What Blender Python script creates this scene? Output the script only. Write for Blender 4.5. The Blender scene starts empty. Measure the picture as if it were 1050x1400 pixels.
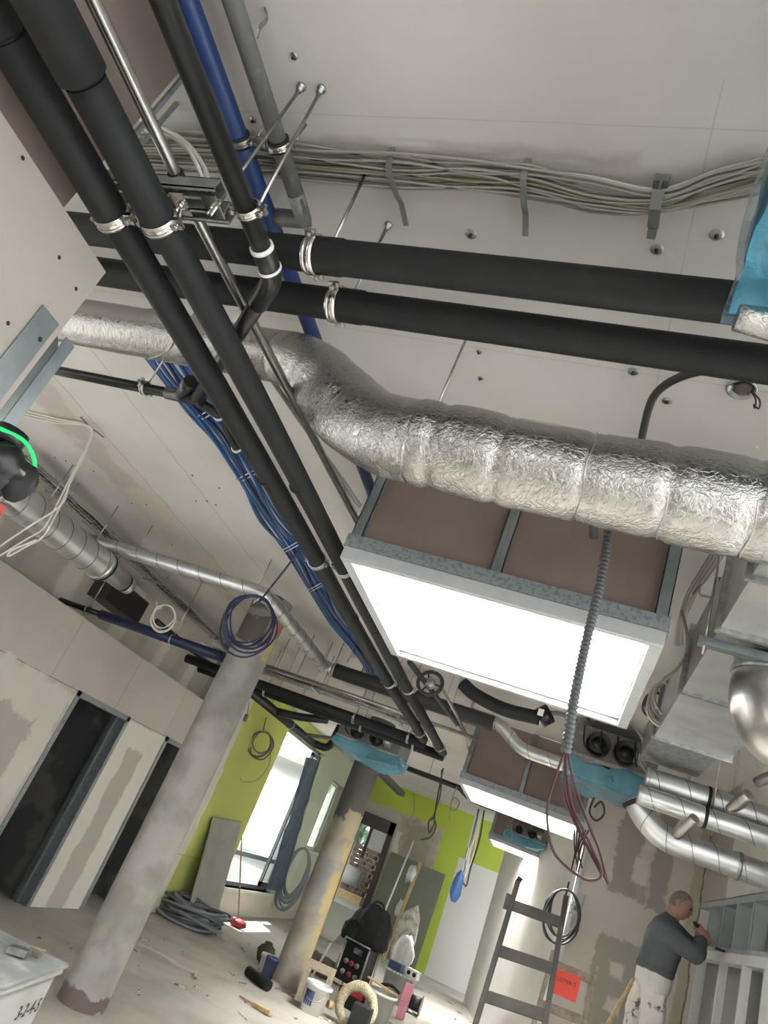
import bpy, bmesh, math, random
from mathutils import Vector, Matrix, noise
random.seed(7)
PI = math.pi
scene = bpy.context.scene
COL = scene.collection
H = 3.55            # ceiling height
EYE = 1.75          # the photographer's eye

# ------------------------------------------------------------------ camera
YAW, PIT, ROL = (math.radians(v) for v in (-21.7, 24.92, 23.34))
FPX = 952.3
_f = Vector((math.sin(YAW)*math.cos(PIT), math.cos(YAW)*math.cos(PIT), math.sin(PIT)))
_r = Vector((math.cos(YAW), -math.sin(YAW), 0))
_u = _r.cross(_f)
CR = _r*math.cos(ROL) + _u*math.sin(ROL)
CU = -_r*math.sin(ROL) + _u*math.cos(ROL)
CW = _f
CAM = Vector((0, 0, EYE))
cd = bpy.data.cameras.new('camera'); cam = bpy.data.objects.new('camera', cd); COL.objects.link(cam)
m = Matrix.Identity(4)
for i in range(3):
    m[i][0] = CR[i]; m[i][1] = CU[i]; m[i][2] = -CW[i]; m[i][3] = CAM[i]
cam.matrix_world = m
cd.sensor_fit = 'VERTICAL'; cd.sensor_height = 36; cd.lens = FPX/1400*36
cd.clip_start = .02; cd.clip_end = 200
scene.camera = cam

def P(x, y, X=None, Y=None, Z=None):
    """the point of the place seen at this spot of the survey photo, on a plane of known X, Y or Z"""
    d = CR*(x-525) - CU*(y-700) + CW*FPX
    for i, v in enumerate((X, Y, Z)):
        if v is not None:
            return CAM + d*((v-CAM[i])/d[i])

# ------------------------------------------------------------------ materials
def C(r, g, b):
    f = lambda c: (c/255/12.92) if c <= 10 else ((c/255+.055)/1.055)**2.4
    return (f(r), f(g), f(b), 1)

class N:
    def __init__(s, name):
        s.m = bpy.data.materials.new(name); s.m.use_nodes = True
        s.t = s.m.node_tree; s.b = s.t.nodes['Principled BSDF']; s.L = s.t.links.new
    def n(s, typ, **kw):
        o = s.t.nodes.new(typ)
        for k, v in kw.items(): setattr(o, k, v)
        return o
    def inp(s, sock, v):
        if hasattr(v, 'is_output') or isinstance(v, bpy.types.NodeSocket): s.L(v, sock)
        else: sock.default_value = v
    def math(s, op, a, b=0.0, c=None):
        o = s.n('ShaderNodeMath', operation=op); s.inp(o.inputs[0], a); s.inp(o.inputs[1], b)
        if c is not None: s.inp(o.inputs[2], c)
        return o.outputs[0]
    def mix(s, f, a, b):
        o = s.n('ShaderNodeMix', data_type='RGBA'); s.inp(o.inputs[0], f); s.inp(o.inputs[6], a); s.inp(o.inputs[7], b)
        return o.outputs[2]
    def pos(s):
        return s.n('ShaderNodeNewGeometry').outputs['Position']
    def noise(s, vec, scale, detail=4, rough=.55, dist=0):
        o = s.n('ShaderNodeTexNoise'); s.L(vec, o.inputs['Vector'])
        o.inputs['Scale'].default_value = scale; o.inputs['Detail'].default_value = detail
        o.inputs['Roughness'].default_value = rough; o.inputs['Distortion'].default_value = dist
        return o.outputs['Fac']
    def ramp(s, f, a, b):
        o = s.n('ShaderNodeMapRange'); s.L(f, o.inputs[0]); o.inputs[1].default_value = a; o.inputs[2].default_value = b
        return o.outputs[0]
    def bump(s, h, strength, dist=.01):
        o = s.n('ShaderNodeBump'); s.L(h, o.inputs['Height']); o.inputs['Strength'].default_value = strength
        o.inputs['Distance'].default_value = dist
        s.L(o.outputs[0], s.b.inputs['Normal'])

def mat(name, rgb, rough=.6, metal=0, var=None, bump=None, spec=None, sub=None):
    k = N(name)
    k.b.inputs['Roughness'].default_value = rough; k.b.inputs['Metallic'].default_value = metal
    if spec is not None: k.b.inputs['Specular IOR Level'].default_value = spec
    co = C(*rgb)
    p = k.pos()
    if var:
        sc, rgb2, lo, hi = var
        k.L(k.mix(k.ramp(k.noise(p, sc, 6), lo, hi), co, C(*rgb2)), k.b.inputs['Base Color'])
    else:
        k.b.inputs['Base Color'].default_value = co
    if bump:
        k.bump(k.noise(p, bump[0], 5), bump[1])
    return k.m

def patched(name, base, axes, patches, var=None, rough=.85, dist=.05, dscale=4.0, bump=None, lines=()):
    """wall finish: base colour plus filler patches / joints at given places of the wall (u0,u1,v0,v1,rgb,soft,wobble)"""
    k = N(name); k.b.inputs['Roughness'].default_value = rough
    k.b.inputs['Specular IOR Level'].default_value = .25
    p = k.pos()
    col = C(*base)
    if var:
        col = k.mix(k.ramp(k.noise(p, var[0], 6), var[2], var[3]), col, C(*var[1]))
    sp = k.n('ShaderNodeSeparateXYZ'); k.L(p, sp.inputs[0])
    iu, iv = ('XYZ'.index(a) for a in axes)
    n1 = k.math('MULTIPLY', k.math('SUBTRACT', k.noise(p, dscale, 4, .6), .5), 1)
    mp = k.n('ShaderNodeVectorMath', operation='ADD'); k.L(p, mp.inputs[0]); mp.inputs[1].default_value = (7.3, 3.1, 5.7)
    n2 = k.math('SUBTRACT', k.noise(mp.outputs[0], dscale, 4, .6), .5)
    for (u0, u1, v0, v1, rgb, soft, wob) in patches:
        u = k.math('MULTIPLY_ADD', n1, wob, sp.outputs[iu]); v = k.math('MULTIPLY_ADD', n2, wob, sp.outputs[iv])
        a = k.math('MINIMUM', k.math('SUBTRACT', u, u0), k.math('SUBTRACT', u1, u))
        b = k.math('MINIMUM', k.math('SUBTRACT', v, v0), k.math('SUBTRACT', v1, v))
        col = k.mix(k.ramp(k.math('MINIMUM', a, b), 0, soft), col, C(*rgb))
    k.L(col, k.b.inputs['Base Color'])
    if bump: k.bump(k.noise(p, bump[0], 5), bump[1])
    return k.m

M = {}
M['black_foam'] = mat('black_foam', (29, 30, 31), .62, var=(9, (36, 37, 37), .5, .8), bump=(60, .08), spec=.3)
M['black_plastic'] = mat('black_plastic', (28, 28, 30), .32, var=(14, (70, 70, 70), .62, .8))
M['black_pipe'] = mat('black_pipe', (26, 27, 28), .38)
M['rubber'] = mat('rubber', (22, 22, 22), .7)
M['steel'] = mat('steel', (165, 163, 158), .28, 1, var=(20, (190, 188, 184), .4, .7))
M['zinc'] = mat('zinc', (150, 152, 152), .38, 1, var=(30, (190, 192, 192), .4, .7))
M['bright_zinc'] = mat('bright_zinc', (215, 212, 205), .22, 1)
M['duct_steel'] = mat('duct_steel', (214, 215, 214), .36, .92, var=(5, (190, 192, 192), .4, .7), bump=(8, .05))
M['stud_steel'] = mat('stud_steel', (150, 158, 160), .42, .85, var=(6, (120, 128, 130), .4, .75))
M['profile'] = mat('profile', (150, 156, 158), .45, .6, var=(25, (120, 125, 128), .55, .7))
M['seam_zinc'] = mat('seam_zinc', (120, 122, 122), .5, .6)
M['stud_light'] = mat('stud_light', (166, 174, 176), .5, .35, var=(6, (148, 156, 158), .4, .75))
M['edge_grey'] = mat('edge_grey', (180, 183, 183), .5, .2, var=(12, (166, 169, 169), .5, .8))
M['white_trim'] = mat('white_trim', (206, 208, 207), .5, var=(12, (190, 192, 192), .5, .8))
M['blue_pipe'] = mat('blue_pipe', (28, 52, 100), .45, var=(8, (34, 60, 110), .4, .7), bump=(40, .1))
M['grey_pipe'] = mat('grey_pipe', (112, 112, 110), .45, var=(18, (140, 140, 138), .55, .75))
M['grey_cable'] = mat('grey_cable', (150, 148, 140), .5)
M['conduit_grey'] = mat('conduit_grey', (78, 80, 82), .55)
M['heap_cable'] = mat('heap_cable', (132, 137, 144), .5)
M['dull_zinc'] = mat('dull_zinc', (150, 152, 150), .5, .5, var=(30, (170, 172, 170), .4, .7))
M['light_cable'] = mat('light_cable', (205, 201, 192), .5)
M['dark_cable'] = mat('dark_cable', (58, 58, 58), .5)
M['earth_cable'] = mat('earth_cable', (128, 128, 98), .5)
M['blue_cable'] = mat('blue_cable', (52, 92, 148), .45)
M['navy_cable'] = mat('navy_cable', (34, 40, 72), .4)
M['red_cable'] = mat('red_cable', (64, 28, 28), .45)
M['tie'] = mat('tie', (196, 204, 206), .4)
M['white_ring'] = mat('white_ring', (225, 225, 222), .5)
M['brown_board'] = mat('brown_board', (133, 118, 108), .8, var=(2.5, (122, 108, 99), .4, .7))
M['dark_board'] = mat('dark_board', (128, 114, 106), .85, var=(3, (114, 102, 95), .4, .7))
M['concrete'] = mat('concrete', (158, 154, 147), .85, var=(4, (128, 124, 118), .45, .68), bump=(30, .25))
M['floor_screed'] = mat('floor_screed', (176, 174, 168), .8, var=(2.2, (148, 146, 140), .42, .66), bump=(18, .15))
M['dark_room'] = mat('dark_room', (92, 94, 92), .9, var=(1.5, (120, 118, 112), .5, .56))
M['light_wood'] = mat('light_wood', (196, 172, 128), .6, var=(30, (178, 150, 108), .45, .6))
M['dark_wood'] = mat('dark_wood', (40, 35, 31), .6, var=(25, (30, 26, 24), .4, .65))
M['grey_wood'] = mat('grey_wood', (142, 130, 114), .6, var=(22, (112, 100, 86), .4, .65))
M['chipboard'] = mat('chipboard', (176, 164, 145), .7, var=(40, (156, 142, 122), .4, .65))
M['cream_pvc'] = mat('cream_pvc', (228, 226, 218), .5)
M['white_plastic'] = mat('white_plastic', (220, 220, 216), .4)
M['grey_board'] = mat('grey_board', (170, 170, 164), .8, var=(3, (156, 156, 150), .4, .7))
M['olive_board'] = mat('olive_board', (118, 121, 108), .8, var=(2, (110, 113, 101), .4, .7))
M['white_panel'] = mat('white_panel', (214, 214, 212), .45)
M['brown_frame'] = mat('brown_frame', (72, 62, 62), .5)
M['red_sign'] = mat('red_sign', (205, 62, 44), .55)
M['ink'] = mat('ink', (30, 28, 30), .7)
M['red'] = mat('red', (150, 40, 42), .5)
M['pink'] = mat('pink', (214, 138, 158), .6)
M['blue_label'] = mat('blue_label', (70, 84, 120), .5)
M['orange'] = mat('orange', (190, 108, 62), .7, var=(9, (215, 176, 90), .5, .6))
M['bare_dark'] = mat('bare_dark', (92, 84, 76), .9, var=(6, (120, 108, 92), .45, .7))
M['fibre'] = mat('fibre', (178, 168, 142), .9, var=(60, (130, 120, 96), .4, .6))
M['brick'] = mat('brick', (134, 112, 98), .9, var=(12, (98, 84, 76), .4, .6))
M['leaf'] = mat('leaf', (92, 140, 92), .8, var=(6, (150, 190, 170), .4, .6))
M['sand'] = mat('sand', (186, 186, 184), .95)
M['skin'] = mat('skin', (160, 122, 106), .55, sub=1)
M['hair'] = mat('hair', (104, 96, 90), .8, var=(70, (130, 122, 114), .4, .6), bump=(90, .3))
M['sweater'] = mat('sweater', (92, 96, 100), .9, var=(4, (80, 84, 88), .4, .7), bump=(14, .4))
M['trousers'] = mat('trousers', (214, 210, 206), .85, var=(11, (100, 92, 86), .6, .66), bump=(12, .4))
M['bag'] = mat('bag', (200, 198, 190), .8, var=(8, (150, 148, 140), .45, .62), bump=(9, .6))
M['green_light'] = N('green_light').m
b = M['green_light'].node_tree.nodes['Principled BSDF']; b.inputs['Base Color'].default_value = C(10, 60, 30)
b.inputs['Emission Color'].default_value = (.01, .8, .16, 1); b.inputs['Emission Strength'].default_value = .5

def foil(name, rough=.22, crumple=1.0):
    k = N(name); k.b.inputs['Metallic'].default_value = 1; k.b.inputs['Roughness'].default_value = rough
    k.b.inputs['Base Color'].default_value = C(188, 186, 182)
    p = k.pos()
    v = k.n('ShaderNodeTexVoronoi', feature='DISTANCE_TO_EDGE'); v.inputs['Scale'].default_value = 34
    q = k.n('ShaderNodeVectorMath', operation='MULTIPLY_ADD'); nz = k.n('ShaderNodeTexNoise')
    nz.inputs['Scale'].default_value = 14; nz.inputs['Detail'].default_value = 5; k.L(p, nz.inputs['Vector'])
    k.L(nz.outputs['Color'], q.inputs[0]); q.inputs[1].default_value = (.16, .16, .16); k.L(p, q.inputs[2])
    k.L(q.outputs[0], v.inputs['Vector'])
    h = k.math('ADD', k.math('MULTIPLY', k.ramp(v.outputs['Distance'], 0, .1), .18), k.noise(p, 38, 8, .62, 1.0))
    k.bump(h, .42*crumple, .012)
    return k.m
M['foil'] = foil('foil', .14)
M['foil_smooth'] = foil('foil_smooth', .2, .6)
M['foil_tape'] = foil('foil_tape', .3, .8)

def film(name, rgb, alpha, rough=.18):
    k = N(name); k.b.inputs['Base Color'].default_value = C(*rgb); k.b.inputs['Roughness'].default_value = rough
    p = k.pos(); f = k.noise(p, 11, 6, .6, 1.2)
    k.L(k.math('ADD', k.math('MULTIPLY', f, .5), alpha-.25), k.b.inputs['Alpha'])
    k.bump(f, .8, .03)
    return k.m
M['film_blue'] = film('film_blue', (70, 146, 172), .74)
M['film_unit'] = film('film_unit', (96, 168, 190), .6)
M['film_pale'] = film('film_pale', (150, 176, 186), .5)
M['film_white'] = film('film_white', (236, 238, 238), .7)
M['film_dark'] = film('film_dark', (70, 88, 110), .8, .3)
M['black_bag'] = mat('black_bag', (24, 25, 28), .75, bump=(10, .6))
def glass(name):
    k = N(name); k.b.inputs['Base Color'].default_value = (.9, .97, .95, 1); k.b.inputs['Roughness'].default_value = .02
    k.b.inputs['Transmission Weight'].default_value = 1; k.b.inputs['IOR'].default_value = 1.02
    return k.m
M['glass'] = glass('glass')

# ------------------------------------------------------------------ mesh builder
def base_of(o):
    v = Vector((0, 0, 0))
    while o is not None:
        v += o.location; o = o.parent
    return v

class MB:
    def __init__(s): s.v = []; s.f = []; s.sm = []
    def add(s, vs, fs, smooth=False):
        o = len(s.v); s.v += [Vector(v) for v in vs]
        s.f += [tuple(i+o for i in f) for f in fs]; s.sm += [smooth]*len(fs); return s
    def hexa(s, o, a, b, c):
        o, a, b, c = map(Vector, (o, a, b, c))
        vs = [o, o+a, o+a+b, o+b, o+c, o+a+c, o+a+b+c, o+b+c]
        return s.add(vs, [(0, 3, 2, 1), (4, 5, 6, 7), (0, 1, 5, 4), (1, 2, 6, 5), (2, 3, 7, 6), (3, 0, 4, 7)])
    def box(s, x0, x1, y0, y1, z0, z1):
        return s.hexa((x0, y0, z0), (x1-x0, 0, 0), (0, y1-y0, 0), (0, 0, z1-z0))
    def bar(s, p, q, w, h, up=(0, 0, 1)):
        """a rectangular bar from p to q, w across and h along up"""
        p, q = Vector(p), Vector(q); d = (q-p).normalized(); up = Vector(up)
        x = d.cross(up)
        if x.length < 1e-4: x = d.cross(Vector((1, 0, 0)))
        x.normalize(); u = x.cross(d).normalized()
        return s.hexa(p-x*w/2-u*h/2, x*w, q-p, u*h)
    def quad_slab(s, a, b, c, d, t):
        """a board with corners a b c d and thickness vector t"""
        a, b, c, d, t = map(Vector, (a, b, c, d, t))
        return s.add([a, b, c, d, a+t, b+t, c+t, d+t], [(0, 3, 2, 1), (4, 5, 6, 7), (0, 1, 5, 4), (1, 2, 6, 5), (2, 3, 7, 6), (3, 0, 4, 7)])
    def tube(s, pts, r, seg=12, caps=True, closed=False, jit=0, squash=None):
        pts = [Vector(p) for p in pts]; n = len(pts)
        rs = r if isinstance(r, (list, tuple)) else [r]*n
        tang = []
        for i in range(n):
            a = pts[i-1] if (i or closed) else pts[0]; b = pts[(i+1) % n] if (i < n-1 or closed) else pts[-1]
            t = b-a; tang.append(t.normalized() if t.length > 1e-9 else Vector((0, 0, 1)))
        ref = Vector((0, 0, 1)) if abs(tang[0].z) < .9 else Vector((1, 0, 0))
        x = tang[0].cross(ref).normalized(); vs = []
        for i in range(n):
            x = (x-tang[i]*x.dot(tang[i])); x = x.normalized() if x.length > 1e-6 else tang[i].orthogonal().normalized()
            y = tang[i].cross(x)
            for k in range(seg):
                a = 2*PI*k/seg; rr = rs[i]
                if jit: rr *= 1+jit*noise.noise((pts[i]+x*math.cos(a)*rs[i]+y*math.sin(a)*rs[i])*9)
                vs.append(pts[i]+x*math.cos(a)*rr+y*math.sin(a)*rr)
        fs = []
        for i in range(n if closed else n-1):
            j = (i+1) % n
            for k in range(seg):
                l = (k+1) % seg; fs.append((i*seg+k, i*seg+l, j*seg+l, j*seg+k))
        s.add(vs, fs, True)
        if caps and not closed:
            o = len(s.v)-n*seg
            s.f.append(tuple(o+k for k in reversed(range(seg)))); s.f.append(tuple(o+(n-1)*seg+k for k in range(seg))); s.sm += [False]*2
        return s
    def lathe(s, c, prof, seg=24, axis=(0, 0, 1)):
        """profile of (radius, height) pairs turned about an axis through c"""
        ax = Vector(axis).normalized(); x = ax.orthogonal().normalized(); y = ax.cross(x); c = Vector(c)
        vs = [c+ax*h+(x*math.cos(2*PI*k/seg)+y*math.sin(2*PI*k/seg))*max(r, 1e-4) for r, h in prof for k in range(seg)]
        fs = [(i*seg+k, i*seg+(k+1) % seg, (i+1)*seg+(k+1) % seg, (i+1)*seg+k) for i in range(len(prof)-1) for k in range(seg)]
        return s.add(vs, fs, True)
    def blob(s, c, rx, ry, rz, amp=.15, fr=3.0, seg=20, flat=None, rot=0):
        c = Vector(c); vs = []; rings = seg//2
        for i in range(rings+1):
            th = PI*i/rings
            for k in range(seg):
                ph = 2*PI*k/seg
                d = Vector((math.sin(th)*math.cos(ph), math.sin(th)*math.sin(ph), math.cos(th)))
                g = 1+amp*noise.noise(d*fr+c*3)
                v = Vector((d.x*rx*g, d.y*ry*g, d.z*rz*g))
                if rot: v.rotate(Matrix.Rotation(rot, 3, 'Z'))
                if flat is not None: v.z = max(v.z, flat)
                vs.append(c+v)
        fs = [(i*seg+k, (i+1)*seg+k, (i+1)*seg+(k+1) % seg, i*seg+(k+1) % seg) for i in range(rings) for k in range(seg)]
        return s.add(vs, fs, True)
    def build(s, name, material, parent=None, bevel=0):
        me = bpy.data.meshes.new(name)
        if parent is not None: bo = base_of(parent)
        else:
            lo = [min(v[i] for v in s.v) for i in range(3)]; hi = [max(v[i] for v in s.v) for i in range(3)]
            bo = Vector(((lo[0]+hi[0])/2, (lo[1]+hi[1])/2, lo[2]))
        me.from_pydata([v-bo for v in s.v], [], s.f); me.update()
        bm = bmesh.new(); bm.from_mesh(me); bmesh.ops.recalc_face_normals(bm, faces=bm.faces); bm.to_mesh(me); bm.free()
        me.polygons.foreach_set('use_smooth', s.sm)
        me.materials.append(M[material] if isinstance(material, str) else material)
        o = bpy.data.objects.new(name, me); COL.objects.link(o)
        if parent is not None: o.parent = parent
        else: o.location = bo
        if bevel:
            md = o.modifiers.new('bevel', 'BEVEL'); md.width = bevel; md.segments = 2; md.limit_method = 'ANGLE'
        return o

def tag(o, label, cat, group=None, kind=None):
    o['label'] = label; o['category'] = cat
    if group: o['group'] = group
    if kind: o['kind'] = kind
    return o
def thing(name, loc, label, cat, group=None, kind=None):
    o = bpy.data.objects.new(name, None); COL.objects.link(o); o.location = loc; o.empty_display_size = .1
    return tag(o, label, cat, group, kind)
def struct(o, label=None):
    o['kind'] = 'structure'
    if label: o['label'] = label
    return o
def fillet(pts, r, n=6):
    pts = [Vector(p) for p in pts]; out = [pts[0]]
    for i in range(1, len(pts)-1):
        a, b, c = pts[i-1], pts[i], pts[i+1]; u = (a-b).normalized(); v = (c-b).normalized()
        d = min(r, (a-b).length*.49, (c-b).length*.49); p, q = b+u*d, b+v*d
        for k in range(n+1):
            t = k/n; out.append(p*(1-t)**2+b*2*t*(1-t)+q*t*t)
    return out+[pts[-1]]
def curve(pts, n=8):
    pts = [Vector(p) for p in pts]; out = []
    q = [pts[0]*2-pts[1]]+pts+[pts[-1]*2-pts[-2]]
    for i in range(1, len(q)-2):
        a, b, c, d = q[i-1:i+3]
        for k in range(n):
            t = k/n; out.append(.5*((2*b)+(c-a)*t+(2*a-5*b+4*c-d)*t*t+(3*b-a-3*c+d)*t**3))
    return out+[pts[-1]]
def resample(pts, step):
    pts = [Vector(p) for p in pts]; out = [pts[0]]
    for a, b in zip(pts, pts[1:]):
        n = max(1, int(round((b-a).length/step)))
        out += [a.lerp(b, k/n) for k in range(1, n+1)]
    return out
def ring(c, axis, r, t, w, mb=None):
    """a flat band of radius r, thickness t and width w around axis"""
    mb = mb or MB()
    return mb.lathe(c, [(r, -w/2), (r+t, -w/2), (r+t, w/2), (r, w/2), (r, -w/2)], 24, axis)
def clamp_obj(parent, material, c, axis, r, side, w=.026):
    """pipe clamp: a ribbed band, two ears and their bolts as pieces of the band"""
    s = Vector(side).normalized(); ax = Vector(axis).normalized(); c = Vector(c); o = ax.cross(s)
    mb = ring(c, axis, r, .004, w); ring(c+ax*w*.3, axis, r+.003, .003, w*.15, mb); ring(c-ax*w*.3, axis, r+.003, .003, w*.15, mb)
    for k in (-1, 1):
        e = c+s*k*(r+.012); mb.bar(e-ax*w/2, e+ax*w/2, .022, .012, o)
    b = mb.build('pipe_clamp', material, parent)
    for k in (-1, 1):
        e = c+s*k*(r+.012); MB().tube([e-o*.022, e+o*.022], .004, 8).tube([e+o*.012, e+o*.020], .008, 6).build('clamp_bolt', 'steel', b)
    return b
def spiral_obj(parent, pts, r, pitch=.11, seg=20):
    """round spiral duct with its raised seams as a piece of the duct"""
    pts = resample(pts, .03); o = MB().tube(pts, r, seg).build('duct', 'duct_steel', parent)
    fine = resample(pts, pitch/24); t0 = (fine[1]-fine[0]).normalized(); x = t0.orthogonal().normalized(); acc = 0; path = []
    for i, b in enumerate(fine):
        d = (fine[min(i+1, len(fine)-1)]-fine[max(i-1, 0)]).normalized()
        x = (x-d*x.dot(d)).normalized(); y = d.cross(x)
        if i: acc += (b-fine[i-1]).length
        q = 2*PI*acc/pitch; path.append(b+(x*math.cos(q)+y*math.sin(q))*(r+.001))
    MB().tube(path, max(.0026, r*.03), 5).build('spiral_seam', 'seam_zinc', o)
    return o
def one(name, mb, material, label, cat, group=None, kind=None, bevel=0):
    return tag(mb.build(name, material, None, bevel), label, cat, group, kind)
WORLD, SUN, EXPOSURE = 1.15, 4.0, 1.58
# ------------------------------------------------------------------ the setting
def sheet(name, fixed, val, thick, u0, u1, z0, z1, holes, material):
    """upright wall on X=val or Y=val, running u0..u1 along the other axis, with rectangular holes (u0,u1,z0,z1)"""
    us = sorted({u0, u1, *[h[0] for h in holes], *[h[1] for h in holes]}); zs = sorted({z0, z1, *[h[2] for h in holes], *[h[3] for h in holes]})
    mb = MB()
    for a, b in zip(us, us[1:]):
        for c, d in zip(zs, zs[1:]):
            if any(h[0] <= (a+b)/2 <= h[1] and h[2] <= (c+d)/2 <= h[3] for h in holes): continue
            if fixed == 'X': mb.box(min(val, val+thick), max(val, val+thick), a, b, c, d)
            else: mb.box(a, b, min(val, val+thick), max(val, val+thick), c, d)
    return struct(mb.build(name, material))

XL, YE, XR, YF = -5.05, 18.7, 1.42, 8.25
SX0, SX1 = -1.14, .19
M['profile_stamped'] = mat('profile_stamped', (150, 156, 158), .45, .6, var=(55, (126, 132, 136), .5, .6))
SHAFTS = [(2.61, 3.87), (8.04, 9.32), (13.52, 14.80)]
SZ = 2.79

M['floor_mat'] = patched('floor_mat', (172, 168, 161), 'XY', [
    (-4.2, -3.3, 8.6, 8.78, (192, 188, 180), .08, .5), (-2.4, -1.2, 12.5, 14.5, (182, 179, 172), .5, 1.2),
    (-4.0, -2.9, 6.9, 7.6, (158, 154, 147), .3, .9), (-3.6, -2.2, 11.3, 12.6, (180, 177, 170), .4, 1.1)],
    var=(1.7, (154, 150, 143), .44, .68), bump=(18, .2), dscale=3)
mb = MB().box(-5.6, 2.1, -3, YE, -.1, 0); struct(mb.build('floor', 'floor_mat'))

# ceiling: plasterboard with joints, the shafts cut out of it
pt = []
joint = (186, 181, 175)
for y in (1.115, 2.02, 2.72, 4.6, 6.2, 7.5): pt.append((-3.2, 1.42, y, y+.006, joint, .002, .01))
for x in (-2.2, -.05, .95): pt.append((x, x+.006, 1.0, 7.9, joint, .002, .01))
pt += [(-4.02, -3.52, 2.6, 8.3, (194, 189, 180), .05, .35), (-3.98, -3.66, 2.9, 4.3, (182, 175, 168), .04, .35), (-3.86, -3.62, 6.4, 8.0, (180, 172, 164), .05, .3),
       (-3.55, -3.53, 2.6, 8.0, (160, 155, 148), .01, .05), (-3.0, -2.985, 2.2, 6.0, (166, 162, 156), .008, .04),
       (-2.4, -.2, 1.18, 1.24, (160, 152, 144), .05, .12)]
M['ceiling_mat'] = patched('ceiling_mat', (204, 201, 197), 'XY', pt, var=(1.2, (193, 190, 186), .4, .7), dscale=5, bump=(40, .04))
xs = [-5.6, SX0, SX1, 1.6]; ys = [-3]+[v for s in SHAFTS for v in s]+[YE+.2]
mb = MB()
for i, (a, b) in enumerate(zip(xs, xs[1:])):
    for c, d in zip(ys, ys[1:]):
        if i == 1 and any(abs(c-s[0]) < 1e-6 for s in SHAFTS): continue
        mb.box(a, b, c, d, H, H+.12)
struct(mb.build('ceiling', 'ceiling_mat'))

# wall on the door side
D1, D2 = (6.66, 7.72), (8.76, 9.78)
seams = [P(92, 886, X=XL).y, P(177, 932, X=XL).y, P(241, 974, X=XL).y, P(40, 860, X=XL).y-1.3]
pt = [(-3, 10, 2.115, 2.125, (120, 114, 108), .003, .008)]
pt += [(y, y+.008, 2.12, 2.77, (128, 118, 112), .003, .008) for y in seams]
pt += [(5.0, 6.6, -1, 2.115, (214, 210, 200), .05, .4), (5.35, 6.32, .7, 1.75, (184, 177, 168), .05, .5), (7.76, 8.72, -1, 2.115, (220, 217, 208), .02, .08),
       (8.02, 8.42, -.1, 1.83, (186, 180, 171), .04, .22), (8.08, 8.16, 1.2, 1.7, (190, 186, 176), .04, .3)]
M['wall_left_mat'] = patched('wall_left_mat', (200, 192, 184), 'YZ', pt, var=(1.5, (190, 182, 174), .4, .7), dscale=4)
sheet('wall_left', 'X', XL, -.14, 4.0, 9.95, 0, 2.77, [(D1[0], D1[1], 0, 2.1), (D2[0], D2[1], 0, 2.1)], 'wall_left_mat')
pt = []
for y, w in ((4.5, .5), (6.0, .34), (7.15, .42), (8.3, .3), (9.2, .3)):
    pt.append((y, y+w, 2.6, 3.6, (218, 214, 204), .06, .3))
    pt.append((y+w+.2, y+w+.5, 2.9, 3.3, (182, 177, 169), .06, .4))
M['wall_upper_mat'] = patched('wall_upper_mat', (196, 189, 181), 'YZ', pt, var=(1.2, (184, 178, 170), .4, .7), dscale=4)
o = sheet('wall_left_upper', 'X', -5.55, -.05, 3.6, 10.1, 2.6, H, [], 'wall_upper_mat')
mb = MB().box(-5.55, XL-.14, 4.0, 10.1, 2.66, 2.77); struct(mb.build('trim_1', 'wall_upper_mat'))
mb = MB().box(-5.6, XL, 9.95, 10.1, 0, H); struct(mb.build('wall_left_return', 'grey_board'))
# dark rooms behind the two door openings
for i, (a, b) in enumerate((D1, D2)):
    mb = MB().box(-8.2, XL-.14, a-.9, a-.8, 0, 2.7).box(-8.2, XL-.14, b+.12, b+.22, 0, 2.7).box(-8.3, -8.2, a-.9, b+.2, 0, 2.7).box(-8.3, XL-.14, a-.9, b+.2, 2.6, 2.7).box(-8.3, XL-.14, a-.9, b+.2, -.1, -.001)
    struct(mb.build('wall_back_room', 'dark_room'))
    fr = MB()
    for y0, y1 in ((a-.03, a+.03), (b-.03, b+.03)): fr.box(XL-.2, XL+.015, y0, y1, 0, 2.13)
    fr.box(XL-.2, XL+.015, a-.03, b+.03, 2.07, 2.13); fr.box(XL-.13, XL-.1, b-.07, b-.03, 0, 2.07)
    struct(fr.build('door_%d' % (i+1), 'profile'))

M['right_mat0'] = mat('right_mat0', (200, 198, 192), .85)
# green wall with two windows
W1, W2 = (12.62, 15.25, .45, 3.28), (16.36, 17.5, 1.42, 2.95)
pt = [(9.8, 10.72, -1, 4, (212, 210, 202), .01, .04), (10.7, 10.78, .8, 2.1, (222, 220, 212), .02, .1), (15.15, 19, -1, 4, (190, 196, 172), .05, .2),
      (10.3, 12.6, .79, .8, (140, 148, 84), .004, .02), (12.2, 19, -.5, .42, (196, 192, 178), .05, .3), (15.3, 16.3, .2, 2.4, (204, 208, 190), .1, .5), (10.3, 10.7, 2.6, 2.75, (206, 206, 188), .05, .4)]
M['green_wall_mat'] = patched('green_wall_mat', (196, 205, 112), 'YZ', pt, var=(1.3, (190, 199, 118), .4, .7), dscale=4)
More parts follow.
